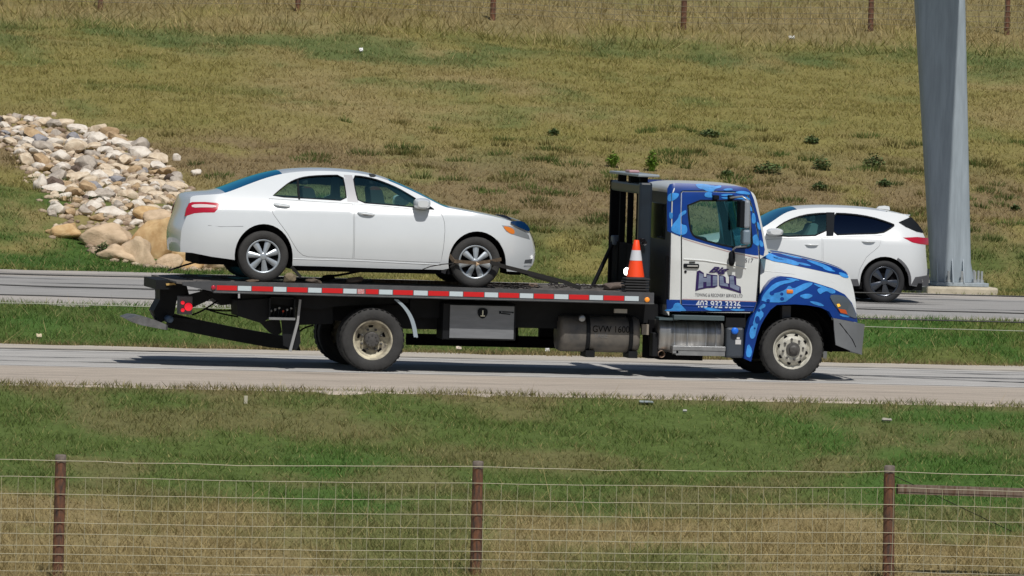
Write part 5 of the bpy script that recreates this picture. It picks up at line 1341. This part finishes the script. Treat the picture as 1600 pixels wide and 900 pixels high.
# window trim
for q in (wr, wf):
    mb = MB(); ring(mb, resample(q, .06), yf_sed, .013, .003); mb.build('window_trim', M_trim, sedan)
for px0, py0, px1, py1, ww, mt in ((463.5, 280, 466, 312, .018, M_trim),):
    mb = MB(); skin(mb, tr([(px0, py0), (px0 + 3, py0), (px1 + 3, py1), (px1, py1)], yf_sed), yf_sed, [], .2, .01, off=.002); mb.build('window_divider', mt, sedan)
mb = MB(); skin(mb, tr([(537, 273), (550, 273.6), (560, 316.4), (543, 315)], yf_sed), yf_sed, [], .1, .01, off=.001); mb.build('pillar_trim', mat('greyish_pillar', (.40, .40, .42), .4), sedan)
# lamps
a, b = pair('tail_light', M_redlens, sedan, tlp, yf_sed, [], .05, .05, .002)
decal('reverse_lens', [(299, 319.4), (317, 318.6), (340, 321), (336, 324.2), (318, 323.8), (300, 324.4)], yf_sed, mat('whitish_lens', (.75, .62, .62), .2, coat=.8), .007, 1, a, step=.2)
a, b = pair('headlight', M_clear, sedan, hlp, yf_sed, [], .05, .05, .001)
decal('indicator_lens', [(785.5, 353), (796, 354.5), (803, 358), (804.5, 364.5), (800, 366), (792, 361.5)], yf_sed, M_amber, .006, 1, a, step=.2)
i0 = 25
mb = MB(); skin(mb, tr(smooth_poly([(795, 346.8), (806, 344.8), (816, 345.5), (824, 351.5), (828, 359), (826, 362), (818, 358.5), (806, 353.2)], 1), yf_sed), yf_sed, [], .06, .02, off=.022, ymid=SM_, mirror=True); sed.strip(mb, 24, 25, off=.03, tr_=(-.93, .93)); mb.build('bug_deflector', mat('navy_acrylic', (.004, .03, .10), .15, coat=.8), sedan)
mb = MB(); sed.strip(mb, 26, 28, off=.006, tr_=(-.55, .55)); mb.build('grille', M_plastic, sedan)
decal('fog_lamp_recess', [(820.5, 406), (832, 404.5), (830.5, 411.5), (819, 411.5)], yf_sed, mat('shadow_grey', (.10, .11, .12), .6), .003, 0, sedan, step=.2)
decal('fog_lamp_sill', [(819, 413.6), (831, 413.6), (830.5, 415.2), (818.5, 415.2)], yf_sed, M_white, .008, 0, sedan, step=.2)
for px, py, par in ((441, 321.5, doors[0]), (572, 334.3, doors[1])):
    x, z = tr([(px, py)], yf_sed)[0]; y = yf_sed(x, z); mb = MB(); rows = []
    for u in np.linspace(-1, 1, 9): rows.append([(x + .115 * u, y - .030 * (1 - u ** 4) + .004, z + .010 - .017 * v * (1 - .6 * u * u) - .012 * u) for v in (-1, 1)])
    mb.grid(rows, True); mb.tube([(x + .115 * u, y - .030 * (1 - u ** 4), z - .012 * u) for u in np.linspace(-1, 1, 9)], [.003, .010, .013, .014, .014, .014, .013, .010, .003], 8); mb.build('door_handle', M_white, par)
    mb = MB(); mb.lathe([(.042, -.0005), (.0, -.001)], (x, y - .003, z - .006), 14, True); mb.v = [(a_, b_, z + (c_ - z) * .55) for a_, b_, c_ in mb.v]; mb.build('handle_recess', mat('recess_grey', (.33, .34, .36), .5), par)
# mirror
for sg in (0, 1):
    x, z = aty(659, 318.5, SY - .02); mb = MB(); rows = []
    for k in range(7):
        t = k / 6; yv = SY - .10 + .24 * t
        if sg: yv = 2 * SM_ - yv
        sc = math.sin(math.pi * min(.98, .12 + .6 * t)) ** .5
        rows.append([(x + (.098 + .03 * (math.cos(a) > 0) ) * sc * sg_p(math.cos(a), .7), yv, z + .073 * sc * sg_p(math.sin(a), .7)) for a in [2 * math.pi * j / 16 for j in range(16)]])
    mb.grid(rows, True, True); mb.add(rows[0], [tuple(range(16))]); mb.build('side_mirror', M_white, sedan, True)
# creases, seams and fuel flap
for pts, r in (([(325, 352), (345, 354), (380, 353.5)], .0035),):
    mb = MB(); mb.tube([(a, yf_sed(a, b) - .0015, b) for a, b in tr(pts, yf_sed)], r * .8, 5); mb.build('bumper_seam', mat('seam_grey', (.25, .26, .28), .6), sedan)
mb = MB(); mb.tube([(a, yf_sed(a, b) + .008, b) for a, b in tr([(458, 404.5), (552, 407), (689, 413.5)], yf_sed)], .012, 6); mb.build('sill_step', M_white, sedan)
# wheels
for px, py, tag in ((412, 398.5, 0), (743.5, 410, 1)):
    x, z = aty(px, py, SY + .02); r =   .332
    zc = dz(x) + r + .012
    for sg in (-1, 1):
        yo = SY + .03 if sg < 0 else 2 * SM_ - SY - .03
        car_wheel(sedan, x, yo, zc, r, .20, .220, 7, M_hub, sg, .35 + .3 * tag, .26)
    mb = MB()
    for sg in (0, 1):
        mb = MB(); rows = []
        for a in np.linspace(-14, 194, 22):
            y0, y1 = SY + .045, SY + .34
            if sg: y0, y1 = 2 * SM_ - y0, 2 * SM_ - y1
            rows.append([(x + .385 * math.cos(math.radians(a)), y0, zc + .02 + .405 * math.sin(math.radians(a))), (x + .39 * math.cos(math.radians(a)), y1, zc + .02 + .41 * math.sin(math.radians(a)))])
        mb.grid(rows, True)
        yb = rows[0][1][1]; mb.add([(x, yb, zc + .02)] + [r_[1] for r_ in rows], [(0, i + 1, i + 2) for i in range(len(rows) - 1)]); mb.build('wheel_well', M_dark, sedan)
mb = MB(); skin(mb, tr([(694, 397), (700, 398), (701, 415), (696, 428), (690, 426)], yf_sed), yf_sed, [], .2, .02, off=-.02); mb.build('mud_flap', M_plastic, sedan)
# interior
for px, w_ in ((492, .0), (598, .0)):
    for y in (SY + .28, SM_ + .14):
        mb = MB(); x, z = aty(px, 300, y); zb = s_zg + .35
        q = smooth_poly([(x - .02, zb), (x - .17, z + .0), (x - .16, z + .07), (x - .05, z + .07), (x + .02, z - .02), (x + .14, zb)], 2); mb.prism(q, y, y + .48)
        mb.box(x - .17, x - .07, y + .12, y + .36, z + .09, z + .23, .03); mb.build('seat', M_seat, sedan)
mb = MB(); xd = aty(655, 330, SM_)[0]; mb.box(xd - .15, xd + .30, SY + .2, 2 * SM_ - SY - .2, s_zg + .6, s_zg + .88, .05); mb.build('dashboard', M_teal, sedan)
mb = MB(); c = Vector((xd - .28, SM_ + .42, s_zg + .86))
for k in range(14):
    f = lambda a: c + Vector((.06 * math.sin(a), .18 * math.cos(a), .17 * math.sin(a))); mb.bar(f(2 * math.pi * k / 14), f(2 * math.pi * (k + 1) / 14), .028)
mb.build('steering_wheel', M_seat, sedan)

# ================================================================== tie-downs, chains and timber on the deck
def strap(pts, wid, mt, label, thick=.006, cat='strap', flat=False):
    q = [(P3(px, py, y)) for px, py, y in pts]; o = []
    for i in range(len(q) - 1):
        for k in range(4): o.append(Vector(q[i]).lerp(Vector(q[i + 1]), k / 4))
    o.append(Vector(q[-1])); mb = MB()
    for i in range(len(o) - 1): mb.bar(o[i], o[i + 1], thick if not flat else wid, wid if not flat else thick)
    return props(mb.build('tie_down_strap', mt), label, cat)
YW = SY + .0
strap([(700, 396, YW + .06), (709, 408, YW - .01), (745, 411, YW - .022), (766, 408.5, YW - .02), (783, 405, YW + .06)], .045, M_strap, 'brown webbing strap stretched across the sedan front wheel', .012)
strap([(704, 418, YW + .02), (712, 411, YW - .01)], .03, M_strapb, 'short black strap end at the left of the sedan front wheel')
strap([(660, 421, YW - .03), (672, 416.5, YW - .04), (690, 413, YW - .04), (709, 411.5, YW - .03)], .012, M_strapb, 'thin black strap running from the sill to the sedan front wheel', .012)
strap([(766, 410, YW - .03), (790, 417, YW - .08), (830, 427, YW - .06), (880, 440, YW), (907, 450, YW + .05)], .05, M_strapb, 'thick black strap from the sedan front wheel down to the deck', .02)
strap([(800, 421, SM_ + .3), (835, 433, SM_ + .2), (872, 443, SM_)], .03, M_strapb, 'thinner black strap beside the thick one ahead of the sedan', .015)
strap([(318, 406, SM_ - .2), (290, 414, SM_ - .3), (262, 423, SM_ - .4)], .022, M_strapb, 'black strap from under the sedan rear bumper to the deck tail', .014)
strap([(582, 420, SM_), (540, 428, SM_ - .1), (505, 434, SM_ - .2)], .03, M_strapb, 'black strap under the middle of the sedan')
strap([(455, 417, YW + .05), (462, 424, YW), (470, 433, YW)], .04, M_strapb, 'black strap end hanging behind the sedan rear wheel', .01)
M_chain = mat('dark_chain', (.03, .026, .024), .6, metal=.4)
def chain(x0, y0, x1, y1, y, label, n=16, seed=0):
    rr = random.Random(seed); root = None; a, b = P3(x0, y0, y), P3(x1, y1, y)
    root = thing('chain', label, 'chain', ((a[0] + b[0]) / 2, y, dz((a[0] + b[0]) / 2) + .02))
    for k in range(n):
        t = k / (n - 1); x = a[0] + (b[0] - a[0]) * t; yy = y + rr.uniform(-.06, .06); z = dz(x) + .022 + rr.uniform(0, .03); mb = MB(); an = rr.uniform(-.5, .5)
        pts = []
        for i in range(9):
            q = 2 * math.pi * i / 8; u, v = .035 * math.cos(q), .018 * math.sin(q)
            pts.append((x + u * math.cos(an) - v * math.sin(an) * (k % 2), yy + u * math.sin(an) + v * (k % 2), z + v * (1 - k % 2) + .006))
        mb.tube(pts, .006, 5, True, False); mb.build('link', M_chain, root)
chain(765, 446, 842, 449, SY - .1, 'dark chain heaped on the deck just ahead of the sedan front wheel', 26, 3)
chain(860, 449, 985, 452, 1.2, 'dark chain lying along the deck between the sedan and the cone stack', 30, 5)
def deck_lump(px, py, wpx, hpx, y, mt, label, name, cat, seed):
    me = stone_mesh(name, seed, 2, .8, mt, .5); o = bpy.data.objects.new(name, me); C.objects.link(o); x, z = aty(px, py, y)
    o.location = (x, y, dz(x) + hpx / 240 + .005); o.scale = (wpx / 240, .08, hpx / 240 * 1.2); o.rotation_euler = (0, R.uniform(-.2, .2), R.uniform(-.3, .3)); return props(o, label, cat)
M_buff = mat('buff_canvas', (.26, .205, .13), .9, noise=.5, nscale=12)
deck_lump(455, 433, 24, 17, YW + .0, M_buff, 'crumpled buff canvas bundle right behind the sedan rear wheel', 'canvas_bundle', 'bundle', 5)
deck_lump(428 + 62, 437, 26, 9, YW + .1, mat('brown_rag', (.13, .10, .075), .9, noise=.5, nscale=12), 'brown rag on the deck under the sedan rear door', 'rag', 'rag', 6)
deck_lump(512, 427, 26, 11, SM_ + .3, M_strapb, 'black glove like bundle under the sedan rear door', 'black_bundle', 'bundle', 7)
deck_lump(553, 434, 32, 12, YW + .3, M_wood, 'brown log like roll under the join of the sedan doors', 'wood_block', 'wood block', 8)
deck_lump(395, 436, 22, 5, YW - .1, M_strap, 'flattened strap coil just ahead of the sedan rear tyre on its left', 'strap_coil', 'strap', 9)
deck_lump(958, 446, 34, 14, .9, mat('rusty_heap', (.17, .13, .11), .8, noise=.6, nscale=14), 'heap of rusty tow gear left of the cone stack', 'tow_gear', 'tow gear', 10)
mb = MB(); x, z = aty(745, 412.5, YW); mb.lathe([(0, -.02), (.03, -.012), (.036, 0), (.02, .014), (0, .016)], (x, YW - .035, z), 3, False, 'y'); props(mb.build('strap_buckle', mat('pale_buckle', (.6, .42, .26), .6)), 'pale triangular strap buckle in the middle of the sedan front wheel', 'buckle')
mb = MB(); x, z = aty(600, 440, YW); mb.box(x, x + 2.2, YW + .9, YW + 1.0, dz(x) + .0, dz(x) + .05, .01); props(mb.build('timber', M_wood), 'dark timber batten lying under the sedan floor', 'timber')

# ================================================================== stacked traffic cones
ccx, ccz = aty(992, 459, .17); ccy = .17
def cone(k, n, zb):
    top = k == n - 1
    root = thing('traffic_cone', ('orange traffic cone with a white collar on top of the cone stack' if top else ['lowest', 'second lowest', 'third', 'fourth', 'fifth', 'sixth'][k] + ' black cone base from the deck in the stack under the orange cone'), 'traffic cone', (ccx, ccy, zb), 'traffic cones nested in one stack')
    mb = MB(); j = R.uniform(-.012, .012); mb.box(ccx - .16 + j, ccx + .16 + j, ccy - .16, ccy + .14, zb, zb + .022, .006)
    mb.lathe([(.14, .02), (.13, .034), (.12, .036)], (ccx + j, ccy, zb), 20, True, 'z'); mb.build('base', M_rubber, root)
    r0, r1, H = .118, .036, .48
    def rad(t): return r0 + (r1 - r0) * t
    if top:
        for nm, a, b, mt in (('cone_foot', 0, .46, M_orange), ('collar', .46, .74, M_collar), ('cone_tip', .74, 1, M_orange)):
            mb = MB(); g = .002 if nm == 'collar' else 0; prof = [(rad(a) + g, zb - zb + .03 + H * a), (rad(b) + g, .03 + H * b)]
            if b == 1: prof += [(r1 * .8, .03 + H + .008), (r1 * .7, .03 + H - .02)]
            mb.lathe(prof, (ccx, ccy, zb), 28, True, 'z'); mb.build(nm, mt, root)
    else:
        mb = MB(); mb.lathe([(rad(0) - .004, .03), (rad(.12) - .004, .03 + H * .12)], (ccx, ccy, zb), 24, True, 'z'); mb.build('cone_foot', M_orange, root)
for k in range(6): cone(k, 6, dz(ccx) + .004 + k * .035)

# ================================================================== WHITE SUV on the far road
VY, VH = 30.8, .94
VM = VY + VH; YM_[0] = VM
v_x0 = aty(1012, 450, VY)[0]; v_x1 = aty(1453, 420, VY)[0]; v_z = 0.0
def yf_suv(x, z):
    i = 0
    if z < .66: i += (.66 - z) ** 2 * .35
    if z > .66: i += (z - .66) ** 2 * .25
    if z > 1.05: i += (z - 1.05) * .36 + (z - 1.05) ** 2 * .15
    t = max(0, (v_x0 + .8 - x) / .8); i += .42 * t ** 2.3
    t = max(0, (x - (v_x1 - .55)) / .55); i += .30 * t ** 2.6
    return VY + min(i, .8)
# silhouette at the centre plane: nose (left) to tail (right)
vp = [(1002, 452, .03), (998, 440, .06), (1000, 424, .06), (1004, 404, .07), (1012, 394, .05), (1050, 380, .04), (1100, 368, .04), (1140, 362, .04), (1162, 357, .05), (1190, 340, .06), (1212, 327, .05), (1232, 321.8, .04),
      (1270, 319.5, .035), (1310, 320, .035), (1350, 322.5, .035), (1385, 328, .035), (1408, 333, .02), (1413, 338, .03), (1424, 351, .04), (1432, 360, .04), (1437, 366, .04), (1438, 384, .06), (1440, 404, .06), (1442, 420, .05), (1440, 428, .04), (1436, 446, .02)]
suvb = Body(vp, VM, yf_suv, 3)
suv = thing('suv', 'white SUV with dark rear glass passing behind the tow truck on the far road', 'car', (aty(1240, 470, VY)[0], VM, 0))
vaR = arc(1382, 439, 38, 38, -12, 188, 18); vaF = arc(1085, 431, 38, 38, -8, 190, 18)
vlow = [(1436, 448), (1421, 446)] + vaR[1:-1] + [(1343, 446), (1240, 443), (1124, 440)] + vaF[1:-1] + [(1040, 440), (1016, 440)]
VWF = smooth_poly([(1212, 371), (1209, 362), (1212, 355), (1230, 343.5), (1255, 335), (1280, 332.2), (1297, 332), (1295, 368)], 1)
VWR = smooth_poly([(1299, 332), (1330, 333), (1362, 338), (1390, 347), (1400, 351.5), (1390, 359), (1378, 365.5), (1340, 366.5), (1297.5, 368)], 1)
VD1 = [(1204, 373.5), (1284, 371), (1283, 438), (1140, 436), (1133, 400), (1160, 378)]
VD2 = [(1285.5, 371), (1378, 367.8), (1374, 385), (1354, 402), (1344, 420), (1340, 437), (1285, 438)]
VTL = [(1411, 371.2), (1433, 370.2), (1450, 371.8), (1450.5, 383), (1437, 381.3), (1425, 378.6)]
vwf, vwr, vd1, vd2, vtl = (tr(q, yf_suv) for q in (VWF, VWR, VD1, VD2, VTL))
mb = MB(); skin(mb, suvb.edge(0, 25) + tr(vlow, yf_suv), yf_suv, [vwf, vwr, vd1, vd2, vtl], .07, .03, ymid=VM, mirror=True)
suvb.strip(mb, 0, 8); suvb.strip(mb, 11, 16); suvb.strip(mb, 20, 24); vbody = mb.build('body', M_pearl, suv)
for q in (vd1, vd2): a, b = pair('door', M_pearl, suv, shrink(q, .005), yf_suv, [], .07, .03)
pair('side_window', M_gl, suv, vwf, yf_suv, [], .1, None, -.012); pair('side_window', M_gldark, suv, vwr, yf_suv, [], .1, None, -.012)
mb = MB(); suvb.strip(mb, 8, 11); mb.build('windshield', M_glws, suv)
mb = MB(); suvb.strip(mb, 16, 20); mb.build('rear_window', M_gldark, suv)
a, b = pair('tail_light', M_redlens, suv, vtl, yf_suv, [], .05, .04, .003)
q = tr([(1020, 410), (1100, 385), (1204, 375), (1378, 370), (1420, 385), (1400, 402), (1381, 403), (1350, 412), (1340, 435), (1140, 432), (1085, 396), (1050, 410)], yf_suv); pair('inner_shell', M_dark, suv, q, yf_suv, [], .3, None, -.06)
decal('pillar_trim', [(1291, 331.5), (1304, 331.8), (1302, 368.5), (1291, 368.8)], yf_suv, M_trim, .004, 0, suv, step=.1)
decal('quarter_trim', [(1404, 347), (1423, 338.5), (1434, 350), (1444, 364), (1432, 361.5), (1415, 354)], yf_suv, M_trim, .016, 0, suv, step=.1)
for q in (vwf, vwr): mb = MB(); ring(mb, resample(q, .07), yf_suv, .022, .003); mb.build('window_trim', M_trim, suv)
# black lower cladding with wheel arch lips
clad = [(1452, 429), (1450, 447), (1421, 446)] + arc(1382, 439, 38, 38, -12, 60, 8)[1:] + arc(1382, 439, 42, 42, 60, -8, 8) + [(1430, 433)]
pair('rear_cladding', M_plastic, suv, tr(clad, yf_suv), yf_suv, [], .06, .03, .004)
pair('sill_cladding', M_plastic, suv, tr([(1340, 436), (1343, 447), (1240, 445), (1124, 441), (1124, 433), (1240, 437)], yf_suv), yf_suv, [], .1, .02, .004)
decal('exhaust_finisher', [(1440, 436), (1452, 437), (1452, 442), (1441, 441)], yf_suv, M_chrome, .008, 0, suv, step=.2)
mb = MB(); skin(mb, tr([(1369, 325.5), (1373, 322.2), (1382, 321.3), (1389, 322.5), (1390, 328)], lambda x, z: VM), lambda x, z: VM - .03, [], 2, .06); mb.build('roof_antenna', M_pearl, suv)
mb = MB(); q = tr([(1385, 329.5), (1408, 334.2), (1422.5, 335.5), (1414, 346.5), (1398, 342.5)], yf_suv); sp1 = [(x, z) for x, z in q]; rows = []
mb.prism([(x, z) for x, z in q], yf_suv(*q[2]) - .01, 2 * VM - yf_suv(*q[2]) + .01); mb.build('roof_spoiler', M_pearl, suv)
for px, py in ((1268, 382.5), (1357, 377.5)):
    x, z = tr([(px, py)], yf_suv)[0]; y = yf_suv(x, z); mb = MB(); mb.tube([(x + .12 * u, y - .03 * (1 - u ** 4), z) for u in np.linspace(-1, 1, 7)], [.004, .012, .015, .015, .015, .012, .004], 8); mb.build('door_handle', M_pearl, suv)
    mb = MB(); mb.box(x - .09, x + .06, y - .002, y + .01, z - .035, z - .012); mb.build('handle_recess', M_plastic, suv)
x, z = aty(1210, 362.5, VY - .08); mb = MB(); rows = []
for k in range(7):
    t = k / 6; yv = VY - .2 + .26 * t; sc = math.sin(math.pi * min(.98, .12 + .55 * t)) ** .5
    rows.append([(x + .15 * sc * sg_p(math.cos(a), .8) + .03 * t, yv, z + .065 * sc * sg_p(math.sin(a), .8)) for a in [2 * math.pi * j / 16 for j in range(16)]])
mb.grid(rows, True, True); mb.add(rows[0], [tuple(range(16))]); mb.build('side_mirror', M_pearl, suv, True)
for px in (1382, 1085):
    x, z = aty(px, 440, VY + .02); r = .358
    for sg in (-1, 1):
        yo = VY + .02 if sg < 0 else 2 * VM - VY - .02
        car_wheel(suv, x, yo, r + .003, r, .235, .255, 5, mat('dark_alloy', (.12, .13, .15), .25, metal=.9), sg, 1.1, .5, M_tyre_b)
        mb = MB(); rows = []
        for a in np.linspace(-14, 194, 22):
            y0, y1 = VY + .03, VY + .36
            if sg > 0: y0, y1 = 2 * VM - y0, 2 * VM - y1
            rows.append([(x + .42 * math.cos(math.radians(a)), y0, r + .02 + .42 * math.sin(math.radians(a))), (x + .42 * math.cos(math.radians(a)), y1, r + .02 + .42 * math.sin(math.radians(a)))])
        mb.grid(rows, True); yb = rows[0][1][1]; mb.add([(x, yb, r)] + [q[1] for q in rows], [(0, i + 1, i + 2) for i in range(len(rows) - 1)]); mb.build('wheel_well', M_dark, suv)
mb = MB(); mb.box(aty(1025, 440, VM)[0], aty(1425, 440, VM)[0], VY + .15, 2 * VM - VY - .15, .22, .34); mb.build('underbody', M_dark, suv)
for px in (1255, 1335):
    for y in (VY + .28, VM + .16):
        mb = MB(); x, z = aty(px, 352, y); mb.prism(smooth_poly([(x - .12, .55), (x + .12, z), (x + .2, z + .05), (x + .28, z), (x + .1, .55)], 1), y, y + .5); mb.box(x + .13, x + .24, y + .12, y + .38, z + .06, z + .2, .03); mb.build('seat', mat('teal_grey_seat', (.10, .16, .17), .8) if px == 1255 else M_seat, suv)
